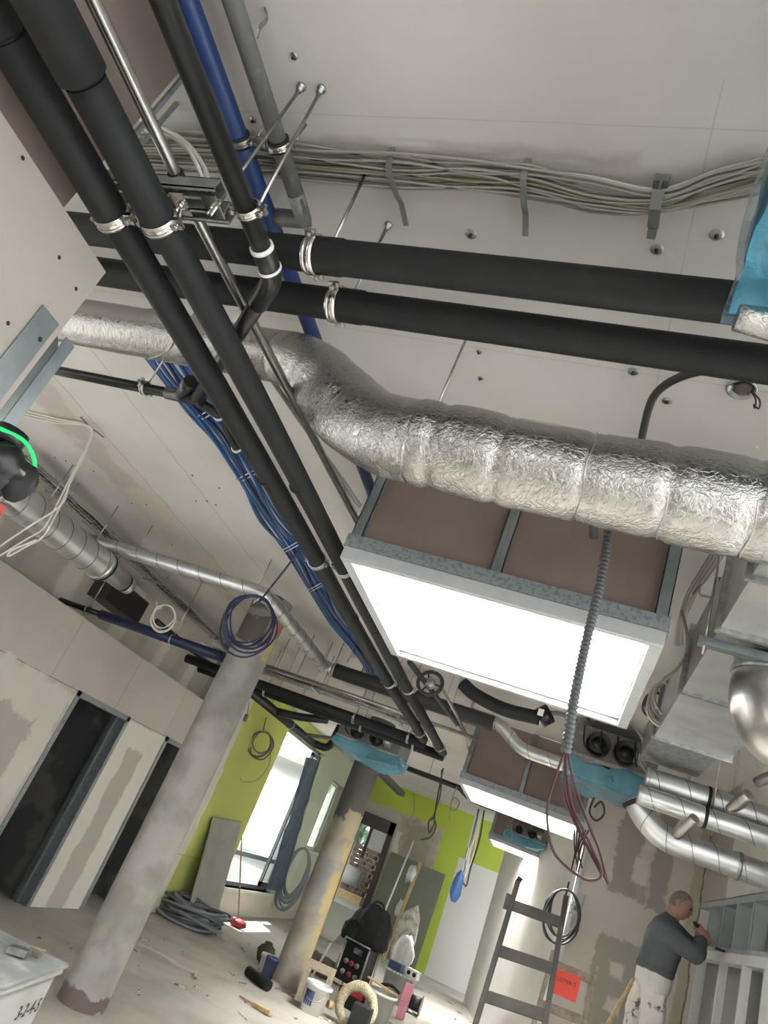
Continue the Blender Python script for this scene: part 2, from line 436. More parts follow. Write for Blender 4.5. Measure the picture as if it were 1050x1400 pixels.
# unseen back and side walls behind the photographer; window openings added for more daylight
sheet('wall_back', 'Y', -3, -.2, -5.6, 2.1, 0, H, [(-5.0, -3.2, .9, 2.8), (-2.6, -.6, .9, 2.8), (-.1, 1.8, .9, 2.8)], 'right_mat0')
sheet('wall_left_near', 'X', -5.55, -.14, -3, 3.6, 0, H, [(-2.4, -.2, .7, 3.0), (.3, 2.9, .7, 3.0)], 'right_mat0')
sheet('wall_left_far', 'X', XL, -.3, 10.1, YE, 0, H, [W1, W2], 'green_wall_mat')
for i, (a, b, c, d) in enumerate((W1, W2)):
    fr = MB(); t = .07
    for y0, y1 in ((a, a+t), (b-t, b)): fr.box(XL-.22, XL-.14, y0, y1, c, d)
    fr.box(XL-.22, XL-.14, a, b, c, c+t); fr.box(XL-.22, XL-.14, a, b, d-t, d)
    o = struct(fr.build('window_%d' % (i+1), 'white_trim' if i else 'profile'))
    if i: MB().box(XL-.185, XL-.18, a+t, b-t, c+t, d-t).build('pane', 'glass', o)
    MB().box(XL-.14, XL+.05, a-.06, b+.06, c-.045, c).build('sill', 'white_trim', o)
    if i == 0:
        f2 = MB()                                   # opened sash standing in front of the far jamb, foil stuck over it
        f2.box(XL-.12, XL-.06, b-.62, b-.08, c+.08, c+.16); f2.box(XL-.12, XL-.06, b-.62, b-.55, c+.08, d-.1); f2.box(XL-.12, XL-.06, b-.14, b-.08, c+.08, d-.1); f2.box(XL-.12, XL-.06, b-.62, b-.08, d-.17, d-.1)
        f2.build("sash", "grey_pipe", o)
        MB().box(XL-.21, XL-.15, a+.07, b-.07, c+.5, c+.58).build('transom', 'profile', o)

# end wall: door, rubble strip, green paint, white board
DX = (-4.84, -3.79, 2.71)
pt = [(-5.1, -2.62, -1, 3.02, (186, 182, 172), .02, .25), (-3.72, -2.62, 1.3, 2.98, (168, 162, 150), .06, .6), (-3.5, -2.8, 2.1, 2.9, (150, 145, 134), .08, .8), (-3.74, -3.58, -.2, 2.6, (205, 202, 194), .03, .3),
      (-2.1, 0, -1, 2.55, (206, 206, 200), .01, .02), (-2.1, 0, .9, .908, (186, 186, 180), .004, .01)]
M['end_wall_mat'] = patched('end_wall_mat', (174, 192, 78), 'XZ', pt, var=(1.1, (168, 186, 74), .4, .7), dscale=5, bump=(14, .3))
sheet('wall_end', 'Y', YE, .25, -5.35, -.85, 0, H, [(DX[0], DX[1], 0, DX[2])], 'end_wall_mat')
fr = MB(); t = .14
fr.box(DX[0], DX[0]+t, YE-.05, YE+.2, 0, DX[2]); fr.box(DX[1]-t, DX[1], YE-.05, YE+.2, 0, DX[2]); fr.box(DX[0], DX[1], YE-.05, YE+.2, DX[2]-.3, DX[2])
fr.box(DX[0]+.44, DX[0]+.5, YE+.05, YE+.12, 1.7, DX[2]-.3)
struct(fr.build('door_3', 'brown_frame'))
# white wall running at a slant, then the filled plasterboard wall behind the workman
a, b = Vector((-1.03, 17.15, 0)), Vector((.62, 9.55, 0)); nrm = Vector((0, 0, 1)).cross(b-a).normalized()
if nrm.x < 0: nrm = -nrm
M['slant_mat'] = patched('slant_mat', (214, 212, 206), 'YZ', [(11, 12.2, .9, 2.9, (200, 198, 192), .5, 1.4), (13, 14.6, 1.6, 3.3, (198, 197, 192), .6, 1.4)], dscale=2)
struct(MB().quad_slab(a, b, b+Vector((0, 0, H)), a+Vector((0, 0, H)), nrm*.12).build('wall_slanted', 'slant_mat'))
mb = MB().box(.5, 1.42, 9.55, 9.67, 0, H); struct(mb.build('wall_slanted_return', 'slant_mat'))

def R(px, x0, y0, x1, y1, rgb, soft=.03, wob=.25, axis='Y', val=YF):
    """patch spanning two seen corners on a wall"""
    p, q = P(x0, y0, **{axis: val}), P(x1, y1, **{axis: val}); k = 'X' if axis == 'Y' else 'Y'
    u = sorted((getattr(p, k.lower()), getattr(q, k.lower()))); v = sorted((p.z, q.z))
    return (u[0], u[1], v[0], v[1], rgb, soft, wob)
g = (164, 156, 149); l = (208, 201, 192)
pt = [(.56, .84, 2.35, 3.4, g, .02, .22), (.92, 1.12, 2.3, 3.35, g, .02, .22), (.8, .93, 2.32, 2.75, (170, 162, 153), .03, .25), (.80, .93, 3.05, 3.22, l, .03, .12), (.8, .92, 2.83, 2.98, l, .03, .12), (.76, .92, 2.5, 2.76, l, .03, .15),
      (.56, .98, 1.0, 1.98, (164, 160, 149), .02, .18), (.71, .86, 1.62, 1.78, l, .03, .12), (.73, .88, 1.35, 1.5, l, .03, .14), (.74, .88, 1.1, 1.26, l, .03, .14),
      (1.3, 1.42, .3, 3.4, (176, 172, 152), .02, .1), (1.395, 1.42, .3, 3.2, (118, 108, 92), .01, .06)]
M['filler_mat'] = patched('filler_mat', (204, 196, 187), 'XZ', pt, var=(1.5, (196, 188, 179), .4, .7), dscale=6)
sheet('wall_far', 'Y', YF, .1, .29, XR, 0, H, [], 'filler_mat')
mb = MB().box(.25, .29, YF-.03, YF+.13, 0, H); struct(mb.build('trim_2', 'white_trim'))
M['grey_backing'] = mat('grey_backing', (128, 129, 128), .8)  # plain grey of the boards behind the lower posts
M['right_mat'] = patched('right_mat', (206, 202, 196), 'YZ', [(7.2, 8.3, 2.5, 3.6, (168, 160, 152), .05, .3), (5.2, 6.6, 2.6, 3.6, (222, 218, 212), .1, .4)], dscale=4)
sheet("wall_right", "X", XR, .16, 4.0, YF+.1, 0, H, [(4.2, YF, 0, 2.56)], 'right_mat')
mb = MB().box(XR+.12, XR+.16, 4.2, YF, 2.14, 2.56); struct(mb.build('wall_right_backing', 'right_mat0')); struct(MB().box(XR+.12, XR+.16, 4.2, YF, 0, 2.14).build('wall_right_lower', 'grey_backing'))

# partition at the photographer's side: bare brown board above, white board below, steel stud at its open edge
struct(MB().box(-1.69, -1.59, -2.6, .999, 2.6, H).build('wall_partition_upper', 'dark_board'))
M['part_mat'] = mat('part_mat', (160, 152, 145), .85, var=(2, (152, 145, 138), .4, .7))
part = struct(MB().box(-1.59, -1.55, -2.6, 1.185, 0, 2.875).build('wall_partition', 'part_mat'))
for (x, y) in ((31, 216), (81, 352), (104, 395), (11, 442), (55, 600)):
    p = P(x, y, X=-1.55)
    if p.y < 1.16: MB().lathe(p, [(.0001, .001), (.0045, .0012), (.006, .0002)], 10, (1, 0, 0)).build('screw', 'ink', part)

# the columns
M['col_mat'] = patched('col_mat', (160, 157, 152), 'XZ', [
    (-3.5, -2.93, 2.98, 3.33, (96, 90, 83), .03, .5), (-2.99, -2.92, 2.95, 3.3, (176, 156, 150), .02, .12), (-2.93, -2.7, 2.9, 3.2, (196, 180, 112), .03, .2), (-2.94, -2.7, 3.2, 3.5, (192, 122, 76), .03, .12), (-3.4, -2.94, 3.36, 3.6, (104, 100, 94), .03, .1),
    (-3.4, -2.6, 0, .13, (112, 100, 95), .015, .3), (-3.2, -2.98, .4, .9, (142, 138, 131), .1, .5)], var=(3.2, (136, 133, 128), .43, .66), dscale=5, bump=(25, .3))
struct(MB().lathe((-3.11, 6.06, 0), [(.195, 0), (.193, .1), (.19, .14), (.19, 2.2), (.192, 2.21), (.19, 2.22), (.19, H)], 40).build('column', 'col_mat'), 'grey round concrete column with bare patches at its top')
M['col2_mat'] = patched('col2_mat', (168, 162, 150), 'XZ', [
    (-3.1, -2.4, 2.05, 3.6, (98, 96, 93), .04, .3), (-2.8, -2.62, 1.85, 2.25, (176, 164, 136), .03, .25), (-2.72, -2.5, .2, 1.9, (182, 166, 122), .08, .5), (-2.62, -2.55, .9, 1.5, (196, 170, 100), .03, .2), (-2.9, -2.7, .9, 1.6, (146, 146, 146), .08, .4)],
    var=(3, (146, 141, 132), .43, .66), dscale=5, bump=(25, .3))
struct(MB().lathe((-2.83, 10.5, 0), [(.2, 0), (.2, H)], 40).build('column.001', 'col2_mat'), 'yellow-stained concrete column farther down the room')

# the daylight shafts that come down through the ceiling
M['sky_pane'] = N('sky_pane').m
b = M['sky_pane'].node_tree.nodes['Principled BSDF']; b.inputs['Base Color'].default_value = (.9, .9, .9, 1)
b.inputs['Emission Color'].default_value = (.98, 1, 1, 1); b.inputs['Emission Strength'].default_value = 45
M['shaft_white'] = patched('shaft_white', (232, 230, 226), 'XZ', [(-.85, -.6, 2.9, 3.15, (214, 204, 198), .02, .3), (-.45, -.25, 2.85, 3.1, (212, 202, 196), .02, .3), (-.62, -.5, 2.8, 2.95, (214, 205, 200), .02, .2)], dscale=7)
names = ['nearest skylight shaft above the room, bare brown boards over a glowing white opening', 'skylight shaft second from the camera, brown boards crossed by a spiral duct', 'skylight shaft beyond the second one, with a blue-wrapped unit hung on its brown face']
for i, (y0, y1) in enumerate(SHAFTS):
    t = thing('skylight_shaft', ((SX0+SX1)/2, (y0+y1)/2, SZ), names[i], 'skylight', 'skylight shafts in the ceiling')
    top = 4.35; w = .05
    # bare boards set behind the studs
    mid = SX0+.655
    for x0, x1 in ((SX0+.05, mid-.022), (mid+.022, SX1-.05)):
        MB().box(x0, x1, y0+.03, y0+.042, SZ+.06, H-.001).build('board', 'brown_board', t)
        MB().box(x0, x1, y1-.042, y1-.03, SZ+.06, H-.001).build('board', 'brown_board', t)
    for x in (SX0+.03, SX1-.042): MB().box(x, x+.012, y0+.05, y1-.05, SZ+.06, H-.001).build('board', 'brown_board', t)
    for k, (x0, x1) in enumerate(((SX0, SX0+.05), (mid-.025, mid+.025), (SX1-.05, SX1))):
        for ya, yb in ((y0, y0+.03), (y1-.03, y1)):
            s = MB().box(x0, x1, ya, ya+.004, SZ+.085, H-.001)
            s.box(x0, x0+.004, ya, yb, SZ+.085, H-.001); s.box(x1-.004, x1, ya, yb, SZ+.085, H-.001)
            if k == 1: s.box(x0+.02, x0+.024, ya-.004, ya, SZ+.085, H-.001)
            s.build('stud', 'stud_steel', t)
    # punched track over the boards and the pale edge trim around the opening
    r = MB()
    for a in (y0-.012, y1-.02): r.box(SX0-.005, SX1+.005, a, a+.032, SZ+.06, SZ+.085); r.box(SX0-.01, SX1+.01, a+.004, a+.028, SZ+.085, SZ+.12)
    for a in (SX0-.012, SX1-.02): r.box(a, a+.032, y0, y1, SZ+.06, SZ+.085)
    k = int((SX1-SX0)/.05)
    r.build('track', 'profile_stamped', t)
    e = MB()
    e.box(SX0-.004, SX1+.004, y0-.004, y0+.03, SZ, SZ+.06); e.box(SX0-.004, SX1+.004, y1-.03, y1+.004, SZ, SZ+.06)
    e.box(SX0-.004, SX0+.045, y0+.03, y1-.03, SZ, SZ+.06); e.box(SX1-.045, SX1+.004, y0+.03, y1-.03, SZ, SZ+.06)
    e.build('edge_trim', 'edge_grey', t, .003)
    li = MB()
    li.box(SX0+.046, SX1-.046, y0+.044, y0+.056, SZ+.03, top); li.box(SX0+.046, SX1-.046, y1-.056, y1-.044, SZ+.03, top)
    li.box(SX0+.044, SX0+.056, y0+.05, y1-.05, SZ+.03, top); li.box(SX1-.056, SX1-.044, y0+.05, y1-.05, SZ+.03, top)
    li.build('lining', 'shaft_white', t)
    MB().box(SX0+.03, SX1-.03, y0+.03, y1-.03, top, top+.02).build('skylight_pane', 'sky_pane', t)

# outside
struct(MB().box(-40, -5.36, -6, 60, -.4, -.3).build('ground_outside', 'sand'))
struct(MB().box(-5.36, 8, YE+.25, 60, -.4, -.3).build('ground_outside_end', 'sand'))
struct(MB().box(-30, 30, -40, -3, -.4, -.3).build('ground_behind', 'sand')); struct(MB().box(2.1, 30, -3, 60, -.4, -.3).build('ground_side', 'sand'))  # unseen ground, added to bounce sunlight up onto the ceiling

struct(MB().box(-12, 0, YE+.25, 27, 3.2, 3.4).build('roof_outside', 'grey_board')); struct(MB().box(-2.9, -2.7, YE+.25, 27, -.3, 3.3).build('wall_outside', 'grey_board'))

struct(MB().box(-12, 0, 19.2, 40, -.3, .5).build('ground_yard', 'sand'))
# ------------------------------------------------------------------ near services under the ceiling
def run(px, py, k):                      # height k above the eye
    return P(px, py, Z=EYE+k)
def rod_mb(p, q, r=.005): return MB().tube([p, q], r, 8)
def anchor_on(parent, p):
    MB().lathe(p, [(.0001, 0), (.014, 0), (.014, -.006), (.009, -.008), (.009, -.024), (.0001, -.024)], 12).build('anchor', 'zinc', parent)

# two long foam pipes running down the room
for nm, xr, yst, label, far in (
        ('a', -1.24, .50, 'long black foam-insulated pipe down the room, the one next to the bare brown board', 6.0),
        ('b', -1.108, .575, 'long black foam-insulated pipe beside the glowing shaft, with a thicker sleeve at its near end', 6.33)):
    z = 2.92; k = z-EYE; x = xr*k; yc = (.872 if nm == 'a' else .872)*k; y1 = far*k
    t = thing('insulated_pipe', (x, yc, z), label, 'pipe', 'pair of foam pipes along the room')
    ys = [-1.2+i*.3 for i in range(int((y1+1.2)/.3)+1)]+[y1]
    pts = [Vector((x+.006*math.sin(y*1.3+xr), y, z+.005*math.sin(y*.9))) for y in ys]
    thick = .056 if nm == 'b' else .0475
    cut = yst*k
    far_pts = [p for p in pts if p.y > cut]; near = [p for p in pts if p.y <= cut]
    body = [Vector((x, cut-.05, z))]+far_pts
    if nm == 'a': body = fillet(body+[Vector((x-.14, y1+.02, z))], .1) if False else body
    MB().tube(body, .0425, 20).build('pipe', 'black_foam', t)
    MB().tube([near[0], Vector((x, cut-.012, z)), Vector((x, cut, z))], [thick, thick, thick-.014], 24).build('thick_sleeve' if nm == 'b' else 'sleeve', 'black_foam', t)
    if nm == 'a':
        MB().tube([Vector((x, cut, z)), Vector((x, yc-.02, z)), Vector((x, yc, z))], [.047, .047, .043], 24).build('sleeve', 'black_foam', t)
    else:
        MB().tube([Vector((x, cut, z)), Vector((x, yc-.02, z)), Vector((x, yc, z))], [.0465, .0465, .043], 24).build('sleeve', 'black_foam', t)
    clamp_obj(t, 'bright_zinc', (x, yc+.006, z), (0, 1, 0), .045, (1, 0, 0), .03)
    for f in (2.62, 4.38, 6.08 if nm == 'b' else 5.75):
        if f*k < y1: clamp_obj(t, 'zinc', (x, f*k, z), (0, 1, 0), .0445, (1, 0, 0), .03)
    for f in (1.95, 3.3): MB().tube([(x, f*k-.004, z), (x, f*k+.004, z)], .0435, 20).build('joint_tape', 'rubber', t)

# strut channel carried by two threaded rods
kc = 1.285; cz = EYE+kc
r1, r2 = Vector((-1.178, 1.038, H)), Vector((-1.113, 1.042, H))
c0 = run(150, 262, kc); c1 = run(300, 282, kc)
t = thing('strut_channel', (-1.35, 1.04, cz), 'zinc strut channel across the foam pipes, hung on threaded rods', 'channel')
mb = MB()
for dy in (-.02, .022):
    y = 1.04+dy*1.6; x0, x1 = -1.60, -1.165
    mb.box(x0, x1, y-.02, y-.017, cz-.02, cz+.02); mb.box(x0, x1, y+.017, y+.02, cz-.02, cz+.02); mb.box(x0, x1, y-.02, y+.02, cz+.017, cz+.02)
    mb.box(x0, x1, y-.02, y-.010, cz-.02, cz-.017); mb.box(x0, x1, y+.010, y+.02, cz-.02, cz-.017)
mb.build('rail', 'dull_zinc', t)
rod = rod_mb(r1, (r1.x, r1.y, cz-.06)).build('threaded_rod', 'steel', t); anchor_on(rod, r1)
for x in (-1.19, -1.29, -1.44):
    MB().box(x-.022, x+.022, 1.005, 1.075, cz-.027, cz-.0215).tube([(x, 1.04, cz-.03), (x, 1.04, cz-.055)], .004, 8).tube([(x, 1.04, cz-.027), (x, 1.04, cz-.036)], .009, 6).build('square_washer', 'bright_zinc', t)
for x in (-1.45, -1.30): rod_mb((x, 1.05, cz-.02), (x, 1.08, 2.975), .004).build('clamp_stud', 'steel', t)

# black drain pipe with its 45 degree bend
kE = 1.262
e0, e1, e2, e3 = Vector((-.857*kE, -1.0, EYE+kE)), Vector((-.862*kE, 1.0*kE, EYE+kE)), run(268, 545, kE), None
t = thing('drain_pipe', (e1.x, .9, EYE+kE), 'thin black drain pipe turning off diagonally behind the foam pipes', 'pipe')
MB().tube([e0, e1+Vector((0, -.03, 0))], .027, 18).build('pipe', 'black_pipe', t)
MB().tube(fillet([e1+Vector((0, -.1, 0)), e1, e1.lerp(e2, .16)], .05), .031, 18).build('elbow', 'black_plastic', t)
MB().tube([e1.lerp(e2, .06), e2], .0255, 18).build('branch_pipe', 'black_plastic', t)
ring(e1+Vector((0, -.105, 0)), (0, 1, 0), .0275, .0055, .012).build('collar', 'white_ring', t)
ring(e1+Vector((-.002, -.035, 0)), (0, 1, 0), .0315, .003, .008).build('collar', 'white_ring', t)
cc = run(333, 286, kE); cc.x = e0.x
clamp_obj(t, 'bright_zinc', cc, (0, 1, 0), .029, (1, 0, 0), .022)
rod = rod_mb(r2, (r2.x+.05, cc.y, EYE+kE+.03)).build('threaded_rod', 'steel', t); anchor_on(rod, r2)

# tee and the black pipe going off to the door side
t = thing('waste_pipe', e2, 'horizontal black waste pipe under the bare ceiling, ending in a tee beside the foam pipe', 'pipe')
q0 = Vector((-3.1, e2.y+.01, e2.z))
MB().tube([q0, e2+Vector((-.02, 0, 0))], .021, 16).build('pipe', 'black_plastic', t)
MB().tube([e2+Vector((-.14, 0, 0)), e2+Vector((.03, 0, 0))], .027, 16).build('tee', 'black_plastic', t)
MB().tube([e2+Vector((-.07, 0, 0)), e2+Vector((-.01, -.07, .0)), e2+Vector((.03, -.11, 0))], .026, 16).build('tee_branch', 'black_plastic', t)
tp = [run(272, 550, kE), run(300, 568, kE), run(312, 590, kE), run(324, 612, kE)]
MB().tube(curve(tp), .02, 14).build('down_pipe', 'black_plastic', t)
for p, q in ((tp[1], tp[2]), (tp[3], tp[2])): ring(p, (p-q).normalized(), .021, .004, .012).build('collar', 'white_ring', t)
hp = run(203, 537, kE); hp.y = e2.y
clamp_obj(t, 'zinc', hp, (1, 0, 0), .024, (0, 1, 0), .02)
rod_mb(hp+Vector((0, 0, .025)), (hp.x, hp.y, H), .004).build('threaded_rod', 'steel', t)

# bare steel pipe
kS = 1.315
s0, s1 = Vector((-1.0*kS, -1.0, EYE+kS)), Vector((-1.20, 2.85, EYE+kS-.012))
t = thing('steel_pipe', (s0.x, .9, EYE+kS), 'bare shiny steel pipe between the foam pipes and the thin drain pipe', 'pipe')
cs = run(245, 249, kS); cs.x = s0.x
MB().tube([s0, Vector((s0.x, 1.1, s0.z)), s1], .0165, 16).build('pipe', 'steel', t)
MB().tube([cs+Vector((0, -.03, 0)), cs+Vector((0, .02, 0))], .0215, 16).build('rubber_sleeve', 'rubber', t)
clamp_obj(t, 'bright_zinc', cs+Vector((0, .012, 0)), (0, 1, 0), .022, (1, 0, 0), .018)
# grey conduit that hangs lower and slants to the shaft
p0, p1 = P(372, 520, Z=H-.08), P(492, 692, Y=2.56)
one('conduit', MB().tube([p0, p1], .011, 10), 'grey_pipe', 'thin grey conduit slanting toward the corner of the nearest shaft', 'conduit')

# blue pipe
kB = 1.69
t = thing('blue_pipe', (-.812*kB, .9, EYE+kB), 'dark blue pipe under the ceiling with a steel clamp', 'pipe')
MB().tube([(-.812*kB, -1, EYE+kB), (-.815*kB, .82*kB, EYE+kB), (-.815*kB, 1.9*kB, EYE+kB)], .030, 18).build('pipe', 'blue_pipe', t)
cb = run(327, 191, kB); cb.x = -.812*kB
MB().tube([cb+Vector((0, -.018, 0)), cb+Vector((0, .018, 0))], .0315, 18).build('rubber_sleeve', 'rubber', t)
clamp_obj(t, 'zinc', cb, (0, 1, 0), .032, (1, 0, 0), .02)
rod_mb(cb+Vector((.05, 0, .02)), (cb.x+.05, cb.y, H), .004).build('clamp_stud', 'steel', t)
# grey pipe with a square elbow
kG = 1.70
g0 = Vector((-.733*kG, -1, EYE+kG)); ge = run(412, 300, kG); ge.x = -.733*kG; gx = run(378, 299, kG)
t = thing('grey_pipe', (ge.x, .9, EYE+kG), 'grey plastic pipe beside the blue one, ending in a mitred elbow', 'pipe')
MB().tube([g0, ge+Vector((0, -.03, 0))], .027, 18).build('pipe', 'grey_pipe', t)
MB().tube([ge+Vector((0, -.1, 0)), ge, ge+Vector((-.12, 0, 0))], [.031, .034, .031], 6).build('elbow', 'grey_pipe', t)
cg = run(387, 197, kG); cg.x = ge.x
MB().tube([cg+Vector((0, -.016, 0)), cg+Vector((0, .016, 0))], .0335, 18).build('rubber_sleeve', 'rubber', t)
clamp_obj(t, 'bright_zinc', cg, (0, 1, 0), .034, (1, 0, 0), .018)
rod_mb(cg+Vector((.045, 0, .01)), (cg.x+.045, cg.y, H), .004).build('clamp_stud', 'steel', t)

# the two fat foam pipes crossing the room
for nm, kk, yr, label, cpx, rodpx in (
        ('c', 1.40, .92, 'fat black foam pipe crossing the room, the one closer to the cable bundle', (432, 355), (505, 240)),
        ('d', 1.415, 1.053, 'fat black foam pipe crossing the room, the one touching the foil duct bend', (462, 420), (528, 292))):
    y = yr*kk; z = EYE+kk; cl = run(*cpx, kk)
    t = thing('insulated_pipe', (cl.x, y, z), label, 'pipe', 'pair of fat foam pipes across the room')
    xs = [-3.2+.25*i for i in range(20)]
    MB().tube([(x, y+.004*math.sin(x*2.1), z+.004*math.sin(x*1.7)) for x in xs], .0505, 26).build('pipe', 'black_foam', t)
    MB().tube([(cl.x+.03, y, z), (cl.x+.09, y, z)], [.0535, .0535], 26).build('joint_sleeve', 'black_foam', t)
    clamp_obj(t, 'bright_zinc', (cl.x, y, z), (1, 0, 0), .0535, (0, -1, .25), .034)
    a = P(*rodpx, Z=H)
    rod = rod_mb((cl.x+.035, y, z+.06), (a.x, y, H), .0055).build('threaded_rod', 'steel', t); anchor_on(rod, Vector((a.x, y, H)))

# foil wrapped air duct with its double bend
f = [run(60, 420, 1.50), run(395, 490, 1.50), P(440, 492, Z=3.2), P(500, 588, Z=3.0), P(550, 606, Z=2.95), run(1090, 694, 1.2)]
f[0] = Vector((-3.0, f[1].y, EYE+1.50)); f[-1] = Vector((1.40, 1.84, 2.95)); f[4].y = 1.84; f[4].z = 2.95
t = thing('foil_duct', (-.6, 1.84, 2.95), 'big foil-wrapped air duct with a double bend below the fat black pipes', 'duct')
left = resample([f[0], f[1]], .06)
MB().tube(left, .102, 40, jit=.02).build('straight_run', 'foil_smooth', t)
bend = resample(fillet([f[1]+Vector((-.04, 0, 0)), f[1]+Vector((.10, 0, -.02)), f[3], f[4]+Vector((.1, 0, 0))], .25, 10), .02)
n = len(bend)
rr = [0.104+.038*min(1, i/(n*.55))+.005*noise.noise(p*14)-.003*(abs((i % 9)-4) < 1) for i, p in enumerate(bend)]
MB().tube(bend, rr, 48, jit=.05).build('bend', 'foil', t)
xs0 = f[4].x+.06; right = []; rad = []
x = xs0; seams = [P(px, 660, Y=1.74).x for px in (565, 668, 795, 915, 1038)]
while x < f[-1].x:
    right.append(Vector((x, 1.84, 2.95+.004*math.sin(x*5)))); d = min(abs(x-s) for s in seams)
    rad.append(.143+.003*math.sin(x*9)-(.007 if d < .012 else .003 if d < .025 else 0)); x += .0125
MB().tube(right, rad, 56, jit=.02).build('lower_run', 'foil', t)
for s in seams[1:]:
    c = Vector((s+.004, 1.84, 2.95))
    mb = MB()
    for q in range(1):
        loop = [c+Vector((.004*math.sin(a*5), math.cos(a)*.136, math.sin(a)*.136)) for a in [2*PI*i/60 for i in range(60)]]
        mb.tube(loop, .0022, 6, closed=True, jit=.4)
    mb.build('tape_seam', 'foil_tape', t)
for px, py0, py1 in ((604, 540, 470), (627, 470, 410)):
    pass
hx = P(604, 541, Y=1.86)
rod_mb((hx.x-.0, 1.86, 3.08), (hx.x-.0, 1.86, H), .005).build('threaded_rod', 'steel', t)
a = P(240, 470, Y=1.95)
loop = [Vector((a.x+.1*math.sin(2*q), f[1].y+math.cos(q)*.104, f[1].z+math.sin(q)*.104)) for q in [2*PI*i/40 for i in range(40)]]
MB().tube(loop, .002, 6, closed=True).build('binding_wire', 'zinc', t)

# cables bundled along the ceiling
random.seed(11)
cx = [180, 280, 400, 540, 640, 725, 810, 900, 980, 1060]
cy = [205, 208, 222, 232, 240, 250, 268, 274, 252, 232]
for i in range(22):
    off = (i/21-.5); pts = []
    for k, (x, y) in enumerate(zip(cx, cy)):
        wd = (46, 50, 46, 40, 42, 38, 42, 30, 40, 46)[k]
        j = off*wd+random.uniform(-7, 7)
        pts.append(P(x, y+j, Z=H-.014-.012*(i % 3)-(.012 if 6 <= k <= 7 else 0)))
    top = i == 0
    yel = i == 14
    lab = ('pale cable lying along the bundle edge closest to the bare ceiling' if top else 'yellow-green striped earth cable woven through the grey bundle' if yel
           else 'grey electric cable in the loose bundle clipped along the ceiling')
    one('electric_cable', MB().tube(curve(pts, 6), .0045 if not top else .005, 6), 'light_cable' if top else 'earth_cable' if yel else 'grey_cable' if i % 4 else 'zinc_cable' if 'zinc_cable' in M else 'grey_cable',
        lab, 'cable', None if (top or yel) else 'grey cables of the ceiling bundle')
for (a, b), lab in ((((535, 205), (561, 297)), 'grey strap across the cable bundle, the slanted one with a pointed free end'), (((721, 220), (723, 310)), 'grey strap across the cable bundle, the upright one between the slanted strap and the bracket')):
    p, q = P(*a, Z=H-.012), P(*b, Z=H-.012)
    d = Vector((0, 0, -.045))
    pts = curve([p+Vector((0, 0, .01)), p.lerp(q, .12)+d, p.lerp(q, .5)+d, p.lerp(q, .68)+d*.7, q+d*.9], 4)
    mb = MB()
    for u, v in zip(pts, pts[1:]): mb.bar(u, v+(v-u)*.05, .018, .004)
    one('cable_strap', mb, 'grey_pipe', lab, 'strap', 'straps on the cable bundle')
p, q = P(905, 246, Z=H-.01), P(893, 310, Z=H-.05)
t = thing('cable_clip', p, 'grey plastic cable clip holding the sagging bundle beside the blue-wrapped unit', 'clip')
mb = MB()
pts = [p, p+Vector((0, 0, -.04)), p.lerp(q, .3)+Vector((0, 0, -.062)), q]
for u, v in zip(pts, pts[1:]): mb.bar(u, v+(v-u)*.03, .03, .006)
mb.build('arm', 'grey_pipe', t)
MB().box(p.x-.02, p.x+.02, p.y-.012, p.y+.018, H-.03, H-.0005).build('foot', 'grey_pipe', t)
u = q.lerp(p, -.12); MB().box(u.x-.012, u.x+.012, u.y-.01, u.y+.014, u.z-.012, u.z+.03).build('latch', 'grey_pipe', t)

# loose white cables dropping over the channel and odd strips of track on the partition edge
for i, pl in enumerate(([(222, 175), (250, 190), (272, 215), (288, 250), (292, 285)], [(226, 178), (258, 200), (280, 232), (291, 290)], [(160, 150), (190, 160), (200, 178), (232, 185), (262, 212), (284, 262)])):
    k = [1.76, 1.7, 1.6, 1.48, 1.36, 1.30]
    pts = [run(x, y, k[j]) for j, (x, y) in enumerate(pl)]
    one('loose_cable', MB().tube(curve(pts), .0055, 8), 'light_cable', 'white cable curving down from the bundle behind the bare steel pipe', 'cable', 'white cables curving down to the channel')
for a, b, lab in (((250, 100), (180, 190), 'grey metal edge strip along the end of the bare brown board'), ((262, 118), (190, 200), 'second metal strip leaning beside the bare brown board edge')):
    p, q = P(*a, Y=1.012 if a[0] == 250 else 1.1), P(*b, Y=1.012 if a[0] == 250 else 1.1)
    if a[0] == 250: p.x = q.x = -1.58; 
    one('edge_strip', MB().bar(p, q, .012, .012), 'profile', lab, 'strip')

# anchors left over in the ceiling
screws = [((644, 320), 'round steel anchor washer in the ceiling between the slanted strap and the fat pipe'), ((898, 341), 'round steel anchor washer in the ceiling just under the grey cable clip'), ((866, 508), 'round steel anchor washer by the thick black hose above the foil duct'),
          ((655, 481), 'small washer beside the threaded rod between fat pipe and foil duct, the upper of two'), ((657, 517), 'small washer beside the threaded rod between fat pipe and foil duct, the lower of two'),
          ((402, 77), 'lone anchor washer in the bare ceiling by the grey pipe'), ((980, 321), 'torn anchor hole plug in the ceiling beside the blue-wrapped unit'), ((912, 548), 'torn anchor plug with broken plaster behind the thick black hose'), ((346, 164), 'anchor washer between the blue pipe and the grey pipe')]
for (x, y), lab in screws:
    p = P(x, y, Z=H-.0005); r = .019 if ('round' in lab or 'torn' in lab) else .011
    t = thing('ceiling_anchor', p, lab, 'anchor', 'leftover ceiling anchors')
    MB().lathe(p, [(.0001, -.004), (r*.5, -.004), (r, -.002), (r*1.05, .0)], 14).build('washer', 'zinc', t)
    MB().lathe(p, [(.0001, -.012), (r*.3, -.012), (r*.34, -.004)], 8).build('bolt', 'ink', t)
